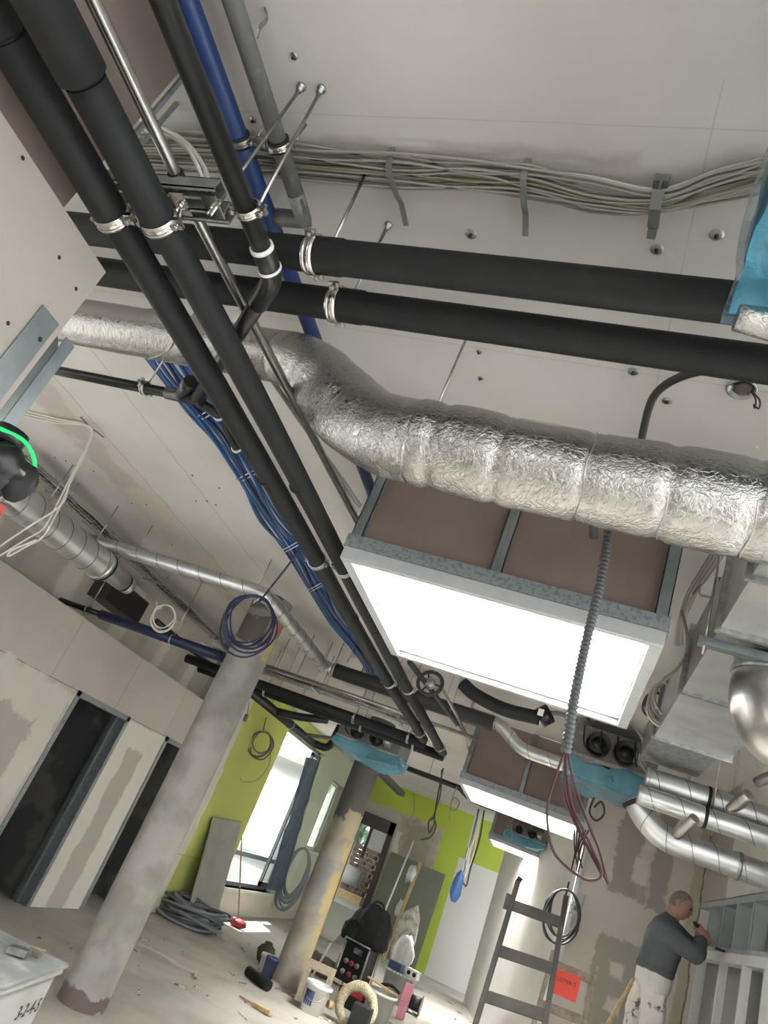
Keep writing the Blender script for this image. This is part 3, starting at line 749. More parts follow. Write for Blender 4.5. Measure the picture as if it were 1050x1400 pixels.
for x, y in ((90, 630), (128, 644), (75, 625), (200, 690), (145, 735), (263, 650), (283, 685), (300, 667), (268, 685), (295, 690), (180, 688), (115, 708), (235, 745), (305, 785)):
    p = P(x, y, Z=H-.0005)
    one('screw_head', MB().lathe(p, [(.0001, -.004), (.007, -.003), (.008, 0)], 8), 'ink', 'small dark screw head in the white ceiling boards of the open side', 'screw', 'screw heads in the ceiling')
# punched steel band dangling by the grey pipe
pts = curve([P(362, 12, Z=H-.002), P(366, 22, Z=H-.02), P(362, 30, Z=H-.05), P(355, 38, Z=H-.08), P(352, 52, Z=H-.10)], 4)
mb = MB()
for u, v in zip(pts, pts[1:]): mb.bar(u, v+(v-u)*.05, .014, .002, (1, .2, .3))
one('punched_band', mb, 'zinc', 'short curled strip of punched steel band hanging beside the grey pipe', 'band')

# thick black hose between fat pipe and foil duct
one('black_hose', MB().tube(curve([P(1000, 500, Z=3.3), P(940, 512, Z=3.36), P(905, 530, Z=3.4), P(888, 555, Z=3.42), P(876, 605, Z=3.42)]), .014, 12), 'dark_cable', 'thick black hose curving from the fat pipe up behind the foil duct', 'hose')
# light outlet rosette with red leads
t = thing('ceiling_rosette', P(1014, 531, Z=H), 'round ceiling outlet with broken plaster and red leads', 'outlet')
p = P(1014, 531, Z=H)
MB().lathe(p, [(.05, 0), (.05, -.006), (.043, -.008), (.04, -.001), (.0001, -.001)], 24).build('ring', 'zinc', t)
MB().blob(p+Vector((.005, 0, -.002)), .03, .03, .006, .6, 6, 14).build('broken_core', 'bare_dark', t)
for d in (0, .012): MB().tube(curve([p+Vector((.03, .0, -.004)), p+Vector((.05+d, .01, -.03)), p+Vector((.055+d, .03, -.05)), p+Vector((.052, .05, -.02))]), .003, 6).build('lead', 'red_cable', t)

# blue-wrapped unit at the room's bright side, its foil stub and brackets
x0, y0, y1, z0, z1 = .072, .5, 1.148, 2.95, 3.25
t = thing('wrapped_unit', (.4, .8, z0), 'ceiling unit wrapped in blue film in front of the fat foam pipes', 'ventilation unit')
MB().box(x0+.02, .72, y0, y1-.02, z0+.02, z1).build('casing', 'zinc', t)
def wrinkle(mb, amp, fr):
    mb.v = [v+Vector((noise.noise(v*fr), noise.noise(v*fr+Vector((5, 1, 2))), noise.noise(v*fr+Vector((1, 7, 3)))))*amp for v in mb.v]; return mb
def grid_box(x0, x1, y0, y1, z0, z1, n=12, faces='xXyYzZ'):
    mb = MB()
    def g(o, a, b):
        o, a, b = Vector(o), Vector(a), Vector(b)
        vs = [o+a*(i/n)+b*(j/n) for i in range(n+1) for j in range(n+1)]
        mb.add(vs, [(i*(n+1)+j, (i+1)*(n+1)+j, (i+1)*(n+1)+j+1, i*(n+1)+j+1) for i in range(n) for j in range(n)], True)
    X, Y, Z = (x1-x0, 0, 0), (0, y1-y0, 0), (0, 0, z1-z0)
    if 'x' in faces: g((x0, y0, z0), Y, Z)
    if 'X' in faces: g((x1, y0, z0), Y, Z)
    if 'y' in faces: g((x0, y0, z0), X, Z)
    if 'Y' in faces: g((x0, y1, z0), X, Z)
    if 'z' in faces: g((x0, y0, z0), X, Y)
    if 'Z' in faces: g((x0, y0, z1), X, Y)
    return mb
for q in (.14, .6): rod_mb((q, .75, z1-.01), (q, .75, H), .005).build('threaded_rod', 'steel', t)
wrinkle(grid_box(x0+.012, .73, y0-.01, y1-.012, z0+.008, z1+.01, 16), .018, 9).build('blue_film', 'film_blue', t)
wrinkle(grid_box(x0, .74, y0-.02, y1, z0-.004, z1+.015, 14, 'xY'), .014, 7).build('clear_film', 'film_pale', t)
st = P(1034, 446, Z=2.905)
MB().tube(resample([st+Vector((-.04, -.02, -.0)), st+Vector((.05, -.01, .0)), st+Vector((.3, -.04, .01))], .02), .03, 18, jit=.3).build('foil_stub', 'foil', t)

# steel stud on the partition's open edge, laser level stuck to it
sx = -1.548
a = P(70, 440, X=sx); zt = a.z
p = P(52, 435, X=sx).y; q = 1.36
t = thing('wall_stud', (sx, 1.2, 0), 'galvanised steel stud standing along the cut edge of the white board', 'stud')
yl = P(50, 432, X=sx).y
mb = MB(); mb.box(sx, sx+.003, 1.095, 1.165, 0, P(72, 434, X=sx).z); mb.build('flange', 'stud_steel', t)
mb = MB(); zz = P(80, 462, X=sx).z
mb.quad_slab((sx, 1.165, 0), (sx-.035, 1.235, 0), (sx-.035, 1.235, zz), (sx, 1.165, zz+.02), (-.003, -.002, 0))
mb.build('web', 'stud_steel', t)
mb = MB(); mb.box(sx-.036, sx-.033, 1.235, 1.275, 0, P(95, 452, X=sx).z); mb.build('back_flange', 'stud_steel', t)
pc = P(55, 464, X=sx+.004); MB().lathe(pc, [(.0001, .002), (.005, .002), (.007, 0)], 10, (1, 0, 0)).build('screw', 'ink', t)
L = P(-6, 640, X=-1.47)
t = thing('laser_level', L, 'red and black cross-line laser level glowing green on the steel stud', 'laser level')
mb = MB().blob(L, .07, .058, .075, .12, 3, 16); mb.build('housing', 'black_plastic', t)
MB().box(L.x-.05, L.x+.04, L.y-.06, L.y+.06, L.z-.14, L.z-.07).build('base', 'red', t)
MB().blob(L+Vector((.02, -.02, .01)), .07, .06, .05, .3, 4, 14).build('shell', 'black_plastic', t)
MB().blob(L+Vector((.055, .035, -.005)), .03, .045, .055, .25, 4, 12).build('side_guard', 'rubber', t)
MB().tube(curve([L+Vector((-.0, -.075, .075)), L+Vector((.045, -.02, .082)), L+Vector((.055, .03, .062)), L+Vector((.05, .065, .03))]), .005, 8).build('glowing_window', 'green_light', t)
MB().tube([L+Vector((0, -.02, .06)), L+Vector((0, -.02, .1))], .04, 14).build('top_cap', 'black_plastic', t)
mb = MB().tube([L+Vector((-.1, .02, -.03)), L+Vector((0, .02, -.03))], .012, 8).box(-1.60, -1.5, L.y-.03, L.y+.03, L.z-.1, L.z+.05); mb.build('mount', 'rubber', t)
# ------------------------------------------------------------------ services farther down the room
# blue data cables running along the ceiling
random.seed(5)
bx = [(205, 462), (232, 500), (268, 552), (305, 598), (338, 648), (368, 705), (402, 748), (430, 797), (458, 850), (490, 886), (516, 930)]
for i in range(12):
    o = (i/11-.5); pts = []
    for k, (x, y) in enumerate(bx):
        wd = (44, 42, 36, 32, 30, 28, 20, 22, 20, 18, 16)[k]
        j = o*wd+random.uniform(-3.5, 3.5)
        pts.append(P(x+j*.8, y-j*.55, Z=H-.05-.03*math.sin(k*.9+.4)**2-.010*(i % 3)))
    one('data_cable', MB().tube(curve(pts, 5), .0095, 6), 'blue_cable' if i % 5 else 'navy_cable',
        'blue data cable in the long bundle strapped beside the foam pipes', 'cable', 'blue data cables of the long bundle')
for (x, y), lab in (((287, 564), 'pale tie around the blue cable bundle just below the waste pipe tee'), ((338, 651), 'pale tie around the blue cable bundle at the second band from the tee'),
                    ((402, 746), 'pale tie around the blue cable bundle where the hanging coil lead starts'), ((436, 801), 'pale tie around the blue cable bundle above the dark duct'), ((470, 852), 'pale tie on the blue cable bundle closest to the dark duct')):
    c = P(x, y, Z=H-.07); a, b = P(x-13, y+7, Z=H-.085), P(x+15, y-8, Z=H-.085)
    mb = MB()
    pts = [a+Vector((0, 0, .05)), a, b, b+Vector((0, 0, .05))]
    for d in (-.012, .012): mb.tube([p+Vector((d*.6, d, 0)) for p in pts], .004, 6)
    one('cable_tie', mb, 'tie', lab, 'cable tie', 'ties on the blue bundle')
for k in range(3):
    p = (P(223, 495, Z=H), P(374, 540, Z=H), P(360, 590, Z=H))[k]
# spiral duct on the door side
a0, a1, a2 = run(-40, 652, 1.3), run(138, 772, 1.3), run(184, 806, 1.3)
a0.x = a1.x-.12; a2.x = a1.x+.04
t = thing('spiral_duct', (a1.x, a1.y, a1.z), 'bare spiral duct reducing to a capped end below the ceiling on the door side', 'duct')
spiral_obj(t, [a0, a1], .135, .17, 26)
MB().tube([a1+Vector((0, -.03, 0)), a1+Vector((0, .02, 0))], .14, 24).build('collar', 'duct_steel', t)
for q in (.35, .85): c = a0.lerp(a1, q); rod_mb(c+Vector((0, 0, .13)), (c.x, c.y, H), .005).build('threaded_rod', 'steel', t)
ring(a1+Vector((0, .025, 0)), (0, 1, 0), .137, .006, .02).build('gasket', 'rubber', t)
d = (a2-a1)
MB().tube([a1, a1.lerp(a2, .12), a1.lerp(a2, .3), a1.lerp(a2, .75)], [.135, .13, .088, .085], 24).build('reducer', 'duct_steel', t)
ring(a1.lerp(a2, .74), d, .083, .005, .02).build('gasket', 'rubber', t)
MB().tube([a1.lerp(a2, .75), a1.lerp(a2, .92), a2], [.084, .075, .03], 24).build('end_cap', 'duct_steel', t)
# round duct crossing, then turning
q = [run(118, 756, 1.5), run(372, 815, 1.5), run(388, 822, 1.5), run(444, 912, 1.5), run(535, 940, 1.5)]
q[0].z = q[1].z; y0 = q[1].y; q[0].y = y0
t = thing('round_duct', q[1], 'slim round duct passing in front of the column top, then turning down the room', 'duct')
x2 = q[3].x; y3 = q[3].y
spiral_obj(t, fillet([Vector((-4.7, y0, q[1].z)), Vector((x2, y0, q[1].z)), Vector((x2, y3, q[1].z)), Vector((x2+.25, y3, q[1].z))], .18, 8), .062, .22, 18)
y4 = y3
MB().tube([Vector((x2+.1, y4, q[1].z)), Vector((P(676, 985, Y=y4).x, y4, q[1].z))], .075, 18).build('insulated_run', 'dark_cable', t)
ring(Vector((x2+.12, y4, q[1].z)), (1, 0, 0), .07, .008, .02).build('collar', 'zinc', t)
for x in (-4.0, -2.75): rod_mb((x, y0, q[1].z+.06), (x, y0, H), .004).build('threaded_rod', 'steel', t)
# coil of navy cable hung in front of the column
def coil(name, c, n, rad, rw, material, label, cat, r=.006, tilt=.35, lead=None, group=None, squash=1.15, var=.15):
    c = Vector(c); t = thing(name, c, label, cat, group)
    view = (c-CAM); view.z = 0; view.normalize(); side = Vector((view.y, -view.x, 0))
    for k in range(n):
        rr = rad*random.uniform(1-var*1.2, 1+var*.8); off = side*random.uniform(-.18, .18)*rad+view*random.uniform(-.3, .3)*rad*.6
        tl = random.uniform(-tilt, tilt)
        loop = []
        for i in range(28):
            a = 2*PI*i/28; u = side*math.cos(a)*rr*(1+.06*math.sin(3*a+k)); w = Vector((0, 0, 1))*math.sin(a)*rr*squash
            loop.append(c+off*(1-math.sin(a))*.6+u+w+view*math.cos(a+k)*rr*tl+Vector((0, 0, rad*squash-rr*squash)))
        MB().tube(loop, rw if rw else r, 6, closed=True).build('loop', material, t)
    if lead: MB().tube(curve(lead), rw, 6).build('lead', material, t)
    return t
top = P(349, 824, Y=4.72)
t = coil('cable_coil', P(340, 852, Y=4.72), 7, .19, .0075, 'navy_cable', 'coil of navy cable hanging from the round duct in front of the column', 'cable coil',
     lead=[P(417, 742, Z=H-.08), P(390, 778, Y=4.75), P(352, 826, Y=4.73)])
MB().tube([top+Vector((-.02, .0, .06)), top+Vector((.0, -.02, -.01)), top+Vector((.02, 0, .06))], .008, 6).build('hook_tie', 'tie', t)
coil('cable_coil', P(222, 846, Y=5.4), 4, .11, .006, 'light_cable', 'small coil of pale cable hanging from the tray over the navy pipe', 'cable coil', lead=[P(214, 822, Y=5.4), P(216, 832, Y=5.4), P(226, 826, Y=5.4)])
# pipes below the tray on the door side
kk = 1.12; a, b, c = run(75, 816, kk), run(138, 840, kk), run(290, 886, kk)
t = thing('insulated_pipe', b, 'short pipe with navy sleeve sticking out of the upper wall on the door side', 'pipe')
y = b.y; a.y = y; c.y = y
MB().tube([Vector((-5.5, y, b.z)), b+Vector((.1, 0, 0))], .03, 14).build('pipe', 'black_plastic', t)
MB().tube([b, c], .05, 18).build('navy_sleeve', 'navy_cable', t)
for p in (b.lerp(a, .3), b.lerp(c, .6)): rod_mb(p, (p.x, p.y, H), .005).build('threaded_rod', 'steel', t); ring(p, (1, 0, 0), .05, .004, .02).build('pipe_clamp', 'zinc', t)
a, b = run(232, 864, 1.2), run(300, 917, 1.2); b.x = a.x
t = thing('thin_pipe', a, 'thin black pipe running along the room behind the grey column top', 'pipe')
MB().tube([a+Vector((0, -.3, 0)), b+Vector((0, .1, 0))], .028, 14).build('pipe', 'black_pipe', t)
rod_mb(a.lerp(b, .7), (a.x, a.lerp(b, .7).y, H), .004).build('threaded_rod', 'steel', t)
# wire tray with grey cables
def wire_tray(p, q, w, h, label, material='zinc', step=.1):
    p, q = Vector(p), Vector(q); d = (q-p).normalized(); s = d.cross(Vector((0, 0, 1))).normalized(); up = Vector((0, 0, 1))
    t = thing('cable_tray', p.lerp(q, .5), label, 'cable tray')
    mb = MB()
    for k in (-1, -.33, .33, 1): mb.tube([p+s*w/2*k, q+s*w/2*k], .003, 5)
    for k in (-1, 1): mb.tube([p+s*w/2*k+up*h, q+s*w/2*k+up*h], .003, 5)
    n = int((q-p).length/step)
    for i in range(n+1):
        c = p.lerp(q, i/n); mb.tube([c+s*w/2+up*h, c+s*w/2, c-s*w/2, c-s*w/2+up*h], .0025, 5)
    mb.build('wire_mesh', material, t)
    for f in (.12, .5, .88):
        c = p.lerp(q, f)
        m2 = MB().bar(c-s*(w/2+.04), c+s*(w/2+.04), .03, .02); m2.build('bracket', 'zinc', t)
        for k in (-1, 1): rod_mb(c+s*k*(w/2+.03), Vector((c.x+s.x*k*(w/2+.03), c.y+s.y*k*(w/2+.03), H)), .004).build('threaded_rod', 'steel', t)
    return t
ty0, ty1, tx = 3.9, 8.6, -4.62
wire_tray((tx, ty0, 3.40), (tx, ty1, 3.40), .2, .05, 'wire cable tray full of grey cables along the ceiling above the doors')
for i in range(7):
    pts = [Vector((tx+random.uniform(-.08, .08), ty0+(ty1-ty0)*j/9, 3.415+.008*(i % 3)+random.uniform(0, .012))) for j in range(10)]
    one('tray_cable', MB().tube(curve(pts, 4), .012, 6), 'grey_cable' if i % 3 else 'dark_cable', 'grey cable lying in the wire tray above the doors', 'cable', 'cables in the tray above the doors')
# white cables hanging loose from the ceiling hook
hk = P(122, 583, Z=H-.03)
ends = [[(122, 583), (118, 612), (98, 650), (78, 690), (60, 722), (35, 738), (8, 755), (-20, 772)], [(123, 584), (120, 612), (104, 640), (88, 680), (62, 730), (40, 745), (12, 760), (18, 752), (50, 738)], [(124, 584), (118, 616), (96, 660), (84, 690), (40, 720), (10, 740), (-15, 758)]]
for i, e in enumerate(ends):
    pts = [P(28, 560+i*4, Z=H-.01), P(75, 572+i*3, Z=H-.02)]+[P(x, y, Y=hk.y-.02*k-.03*i) for k, (x, y) in enumerate(e)]
    one('hanging_cable', MB().tube(curve(pts), .006, 7), 'light_cable', 'white cable drooping from the ceiling hook toward the spiral duct', 'cable', 'white cables drooping from the ceiling hook')
mb = MB(); a, b = P(110, 570, Z=H-.01), P(142, 598, Z=H-.035); mb.bar(a, hk, .015, .006); mb.bar(hk, b, .015, .006)
one('cable_hook', mb, 'grey_pipe', 'grey plastic hook holding the white cables on the ceiling', 'hook')
# junction: cross pipes the foam pipes drop into
for i, (yy, z, lab) in enumerate(((7.05, 2.90, 'black foam cross pipe far down the room, the first the long pipes meet'), (7.40, 2.90, 'black foam cross pipe far down the room, just behind its twin'))):
    t = thing('cross_pipe', (-2.5, yy, z), lab, 'pipe', 'foam cross pipes down the room')
    MB().tube([(-4.3, yy, z-.01), (-1.27 if i else -1.42, yy, z-.01)], .05, 16).build('pipe', 'black_foam', t)
    for x in (-3.4, -2.2, -1.6):
        clamp_obj(t, 'zinc', (x, yy, z-.01), (1, 0, 0), .051, (0, 1, 0)); rod_mb((x, yy, z+.04), (x, yy, H), .005).build('threaded_rod', 'steel', t)
wt = run(365, 915, 1.38)
wire_tray((-4.2, wt.y, EYE+1.34), (-1.5, wt.y, EYE+1.34), .22, .06, 'wire cable tray crossing the room above the cross pipes', step=.12)
for i in range(4):
    pts = [Vector((-4.2+2.7*j/6, wt.y+random.uniform(-.09, .09), EYE+1.355+.01*i)) for j in range(7)]
    one('tray_cable', MB().tube(curve(pts, 4), .009, 6), 'dark_cable' if i % 2 else 'grey_cable', 'cable lying in the tray that crosses the room', 'cable', 'cables in the crossing tray')
p = run(410, 926, 1.3)
one('steel_pipe', MB().tube([(p.x-.4, p.y, p.z), (-.9, p.y, p.z)], .018, 12), 'steel', 'thin steel pipe crossing the room under the far wire tray', 'pipe')
for k, ((x0, y0), (x1, y1)) in enumerate((((375, 873), (359, 911)), ((385, 889), (375, 916)), ((411, 883), (394, 919)), ((418, 895), (405, 928)), ((471, 877), (453, 940)), ((555, 885), (548, 930)))):
    a = P(x0, y0, Z=H); b = P(x1, y1, Y=a.y)
    one('threaded_rod', MB().tube([a, (a.x, a.y, b.z)], .005, 6), 'steel', 'thin threaded rod dropping from the ceiling over the crossing tray', 'rod', 'threaded rods over the crossing tray')
# pipes along the green wall with a U bend
a, b = run(338, 941, 1.24), run(412, 1010, 1.24); b.x = a.x
t = thing('drain_run', b, 'black pipe above the green wall ending in a U bend', 'pipe')
MB().tube(fillet([a+Vector((0, -.6, 0)), b, b+Vector((.28, .05, 0)), b+Vector((.3, .1, .42))], .16), .062, 16).build('pipe', 'black_pipe', t)
MB().tube(fillet([a.lerp(b, .35), a.lerp(b, .35)+Vector((.35, .1, .05)), a.lerp(b, .35)+Vector((.75, .1, .15))], .2), .055, 14).build('branch_pipe', 'black_pipe', t)
c = a.lerp(b, .8); MB().tube([c, c+Vector((.5, .5, .2))], .03, 10).build('side_pipe', 'grey_pipe', t)
ring(a.lerp(b, .6), b-a, .063, .006, .03).build('pipe_clamp', 'zinc', t)
for q in (.3, .6): c = a.lerp(b, q); rod_mb(c+Vector((0, 0, .06)), (c.x, c.y, H), .005).build('threaded_rod', 'steel', t)
one('pull_weight', MB().tube([P(341, 960, Y=9.2), P(338, 978, Y=9.2)], .006, 6).tube([P(338, 977, Y=9.2), P(334, 986, Y=9.2)], .03, 8), 'grey_pipe', 'small grey connector dangling on a lead before the green wall', 'connector')
t = coil('cable_coil', P(357, 1017, X=-4.9), 4, .17, .012, 'grey_pipe', 'grey cable coil hanging flat against the green wall', 'cable coil', lead=[P(364, 981, X=-4.9), P(360, 998, X=-4.9)])
one('loose_cable', MB().tube(curve([P(370, 1022, X=-4.93), P(368, 1045, X=-4.93), P(352, 1066, X=-4.93), P(332, 1069, X=-4.93), P(329, 1064, X=-4.93)]), .009, 6), 'grey_cable', 'thin grey cable tail curling on the green wall under the coil', 'cable')

# fan coil units wrapped in blue film
def unit(x0, x1, y0, y1, z0, z1, label, t=None):
    t = thing('wrapped_unit', ((x0+x1)/2, (y0+y1)/2, z0), label, 'ventilation unit')
    L, D, Hh = x1-x0, y1-y0, z1-z0
    MB().box(x0, x1, y0+.02, y1, z0+Hh*.35, z1).build('casing', 'grey_pipe', t)
    MB().box(x0, x1, y0, y1, z0+Hh*.3, z0+Hh*.36).build('drip_tray', 'zinc', t)
    for f in (.3, .62):
        c = (x0+L*f, y0-.005, z0+Hh*.66)
        MB().lathe(c, [(.0001, -.03), (Hh*.1, -.03), (Hh*.12, .0), (Hh*.22, .01), (Hh*.24, -.02), (Hh*.26, -.02), (Hh*.26, .03)], 20, (0, 1, 0)).build('fan_scroll', 'black_plastic', t)
    MB().box(x0+L*.72, x0+L*.86, y0-.02, y0+.02, z0+Hh*.5, z0+Hh*.8).build('control_box', 'profile', t)
    MB().box(x0+L*.76, x0+L*.83, y0-.025, y0-.02, z0+Hh*.62, z0+Hh*.74).build('rating_label', 'white_ring', t)
    mb = MB()
    for k in range(4): mb.tube(curve([(x0+L*(.1+.2*k), y0-.02, z1-.02), (x0+L*(.13+.2*k), y0-.05, z0+Hh*.6), (x0+L*(.2+.19*k), y0-.03, z0+Hh*.45)]), .008, 6)
    mb.build('wiring', 'rubber', t)
    f = grid_box(x0-.02, x1+.02, y0-.02, y1+.02, z0, z0+Hh*.42, 12, 'xXyYz')
    f.v = [v+Vector((0, 0, -.06*math.sin(PI*(v.x-x0)/L)*(1 if v.z < z0+.02 else 0))) for v in f.v]
    f.v = [v if not (v.y < y0 and v.z > z0+Hh*.26) else Vector((v.x, v.y, z0+Hh*.26+.04*noise.noise(v*6))) for v in f.v]
    wrinkle(f, .035, 5).build('blue_film', 'film_unit', t)
    for x in (x0+.06, x1-.06): rod_mb((x, (y0+y1)/2, z1), (x, (y0+y1)/2, H), .005).build('threaded_rod', 'steel', t)
    return t
a, b = P(456, 1012, Y=8.3), P(540, 1043, Y=8.3); tp = P(462, 978, Y=8.3)
unit(a.x, b.x, 8.3, 8.9, min(a.z, b.z)-.02, tp.z, 'blue-wrapped ventilation unit above the yellow-stained column')
a, b = P(775, 1042, Y=6.5), P(893, 1085, Y=6.5); tp = P(785, 985, Y=6.5)
u2 = unit(a.x, b.x, 6.5, 7.2, (a.z+b.z)/2-.03, tp.z, 'blue-wrapped ventilation unit beyond the big glowing shaft, its wiring bare')
a, b = P(690, 1140, Y=13.1), P(745, 1163, Y=13.1); tp = P(692, 1120, Y=13.1)
unit(a.x, b.x, 13.1, 13.42, (a.z+b.z)/2, tp.z, 'small blue-wrapped unit hung on the third skylight shaft')

# duct that crosses in front of the second shaft
dz = EYE+1.36
g = [P(560, 950, Z=dz), P(682, 988, Z=dz), P(708, 1022, Z=2.9), P(782, 1050, Z=2.86)]
t = thing('round_duct', g[1], 'slim spiral duct with a double bend before the second skylight shaft', 'duct')
g = [P(640, 975, Y=6.9), P(685, 990, Y=6.9), P(710, 1024, Y=6.9), P(790, 1052, Y=6.9)]
spiral_obj(t, fillet(g, .12, 6), .062, .2, 16)
# dark hose under the first shaft, with connector, and a reel
pts = [P(632, 934, Y=5.2), P(650, 950, Y=5.2), P(690, 970, Y=5.2), P(738, 982, Y=5.2)]
t = thing('insulated_hose', pts[1], 'dark flexible hose sagging just behind the near glowing opening', 'hose')
MB().tube(curve(pts), .05, 14).build('hose', 'black_foam', t)
MB().tube([pts[-1], P(752, 975, Y=5.2)], .07, 14).build('connector', 'black_plastic', t)
MB().box(pts[-1].x-.02, pts[-1].x+.02, pts[-1].y-.075, pts[-1].y-.07, pts[-1].z, pts[-1].z+.05).build('sticker', 'white_ring', t)
c = P(588, 934, Y=5.6)
t = thing('hose_reel', c, 'dark round reel hanging beside the far end of the near skylight shaft', 'reel')
MB().tube([c+Vector((math.cos(q)*.1, .02*math.sin(q), math.sin(q)*.1)) for q in [2*PI*i/24 for i in range(24)]], .016, 8, closed=True).build('rim', 'dark_cable', t)
MB().lathe(c, [(.0001, -.03), (.045, -.03), (.045, .03), (.0001, .03)], 16, (0, 1, 0)).build('hub', 'zinc', t)
mb = MB()
for q in range(3): mb.tube([c, c+Vector((math.cos(q*2.1)*.1, 0, math.sin(q*2.1)*.1))], .008, 6)
mb.build('spokes', 'dark_cable', t); rod_mb(c+Vector((0, 0, .1)), (c.x, c.y, H), .004).build('threaded_rod', 'steel', t)

# corrugated conduit with red wires
hy = 2.32; a, b = P(842, 600, Y=hy), P(773, 1030, Y=hy); mid = [P(832, 715, Y=hy), P(820, 800, Y=hy), P(803, 870, Y=hy), P(786, 950, Y=hy)]
t = thing('corrugated_conduit', b, 'grey corrugated conduit hanging before the near skylight shaft, red wires spilling out', 'conduit')
path = resample(curve([Vector((a.x, 2.6, 3.17)), Vector((a.x, 2.42, 3.14)), *mid, b]), .004)
MB().tube(path, [.0175 if (i//2) % 2 else .0145 for i in range(len(path))], 12).build('hose', 'conduit_grey', t)
for k, pl in enumerate(([(772, 1028), (757, 1070), (748, 1110), (757, 1165), (795, 1200), (818, 1202), (822, 1190), (812, 1165), (795, 1130), (782, 1100), (775, 1060)], [(774, 1028), (776, 1080), (790, 1130), (812, 1172), (832, 1208)], [(776, 1028), (786, 1075), (806, 1130), (820, 1165), (831, 1208)], [(773, 1028), (772, 1080), (784, 1120), (808, 1168), (824, 1198)])):
    MB().tube(curve([P(x, y, Y=hy+.01*k) for x, y in pl]), .0042, 6).build('red_wire', 'red_cable', t)

# rectangular duct, its hanger rail, and the round elbow below
z0 = 2.95; x0, x1 = .378, .78
t = thing('rectangular_duct', (.6, 3.4, z0), 'wide rectangular sheet-steel duct running along the bright side wall', 'duct')
y1 = run(905, 1010, 1.2).y
MB().box(x0, x1, 1.9, y1, z0, z0+.32).build('duct', 'duct_steel', t)
for y in (run(960, 950, 1.2).y, y1-.02, 2.2, 2.66):
    mb = MB(); mb.box(x0-.02, x1+.02, y, y+.02, z0-.02, z0+.34); mb.build('flange', 'zinc', t)
MB().box(x0+.01, x1-.01, y1-.02, y1+.9, z0+.06, z0+.3).build('far_section', 'zinc', t)
a = run(968, 876, 1.17); yy = a.y
mb = MB().box(x0-.06, 1.2, yy-.02, yy+.02, z0-.055, z0-.022); mb.build('hanger_rail', 'stud_steel', t)
rod_mb((x0-.035, yy, z0-.09), (x0-.035, yy, H), .005).build('threaded_rod', 'steel', t)
rod_mb((1.1, yy, z0-.09), (1.1, yy, H), .005).build('threaded_rod', 'steel', t)
c = P(1052, 905, Z=z0)
t = thing('duct_elbow', c, 'smooth round duct elbow coming out below the rectangular duct', 'duct')
MB().tube(fillet([c+Vector((.0, 0, .01)), c+Vector((0, 0, -.28)), c+Vector((.6, .02, -.30))], .26, 10), .125, 28).build('elbow', 'steel', t)
ring(c+Vector((0, 0, -.06)), (0, 0, 1), .126, .004, .02).build('collar', 'zinc', t)
# round ducts crossing at the bright side
for i, (p0, p1, r, yy, lab) in enumerate((((882, 1066), (1060, 1122), .08, 5.3, 'upper of two parallel spiral ducts leaving the blue-wrapped unit'), ((872, 1086), (1060, 1150), .066, 5.2, 'lower of two parallel spiral ducts leaving the blue-wrapped unit'))):
    a, b = P(*p0, Y=yy), P(*p1, Y=yy); zz = (a.z+b.z)/2
    t = thing('spiral_duct', a.lerp(b, .5), lab, 'duct', 'parallel spiral ducts')
    spiral_obj(t, [Vector((a.x, yy, zz)), Vector((1.405, yy, zz))], r, .2, 20)
    ring(Vector((P(965, 1110, Y=yy).x, yy, zz)), (1, 0, 0), r, .006, .02).build('clamp', 'rubber', t)
    rod_mb((P(1005, 1060, Y=yy).x-.1*i, yy, zz+r), (P(1005, 1060, Y=yy).x-.1*i, yy, H), .005).build('threaded_rod', 'steel', t)
pp = [P(868, 1092, Y=5.4), P(880, 1118, Y=5.4), P(905, 1152, Y=5.4), P(960, 1166, Y=5.4), P(1060, 1192, Y=5.4)]
pp = [pp[0], pp[1], Vector((pp[2].x, 5.4, pp[3].z)), Vector((1.4, 5.4, pp[3].z))]
t = thing('spiral_duct', pp[2], 'spiral duct curving down from the wrapped unit over the workman', 'duct')
spiral_obj(t, fillet(pp, .16, 8), .082, .16, 20)
ring(pp[0].lerp(pp[1], .15), pp[1]-pp[0], .085, .012, .03).build('gasket', 'rubber', t)
ring(Vector((P(1010, 1178, Y=5.4).x, 5.4, pp[3].z)), (1, 0, 0), .083, .006, .02).build('collar', 'zinc', t)
rod_mb((.75, 5.4, pp[3].z+.08), (.75, 5.4, H), .005).build('threaded_rod', 'steel', t)
for a, b, lab in (((924, 1142), (950, 1118), 'crumpled foil-wrapped pipe stub under the parallel spiral ducts'), ((998, 1107), (1024, 1086), 'crumpled foil-wrapped pipe stub on a black rail by the side wall'), ((1036, 1070), (1060, 1058), 'foil-wrapped bend at the frame edge by the side wall')):
    p, q = P(*a, Y=5.0), P(*b, Y=4.85)
    one('foil_stub', MB().tube(resample([p, q], .02), .032, 18, jit=.4), 'foil', lab, 'pipe')
c = P(912, 775, Z=3.2)
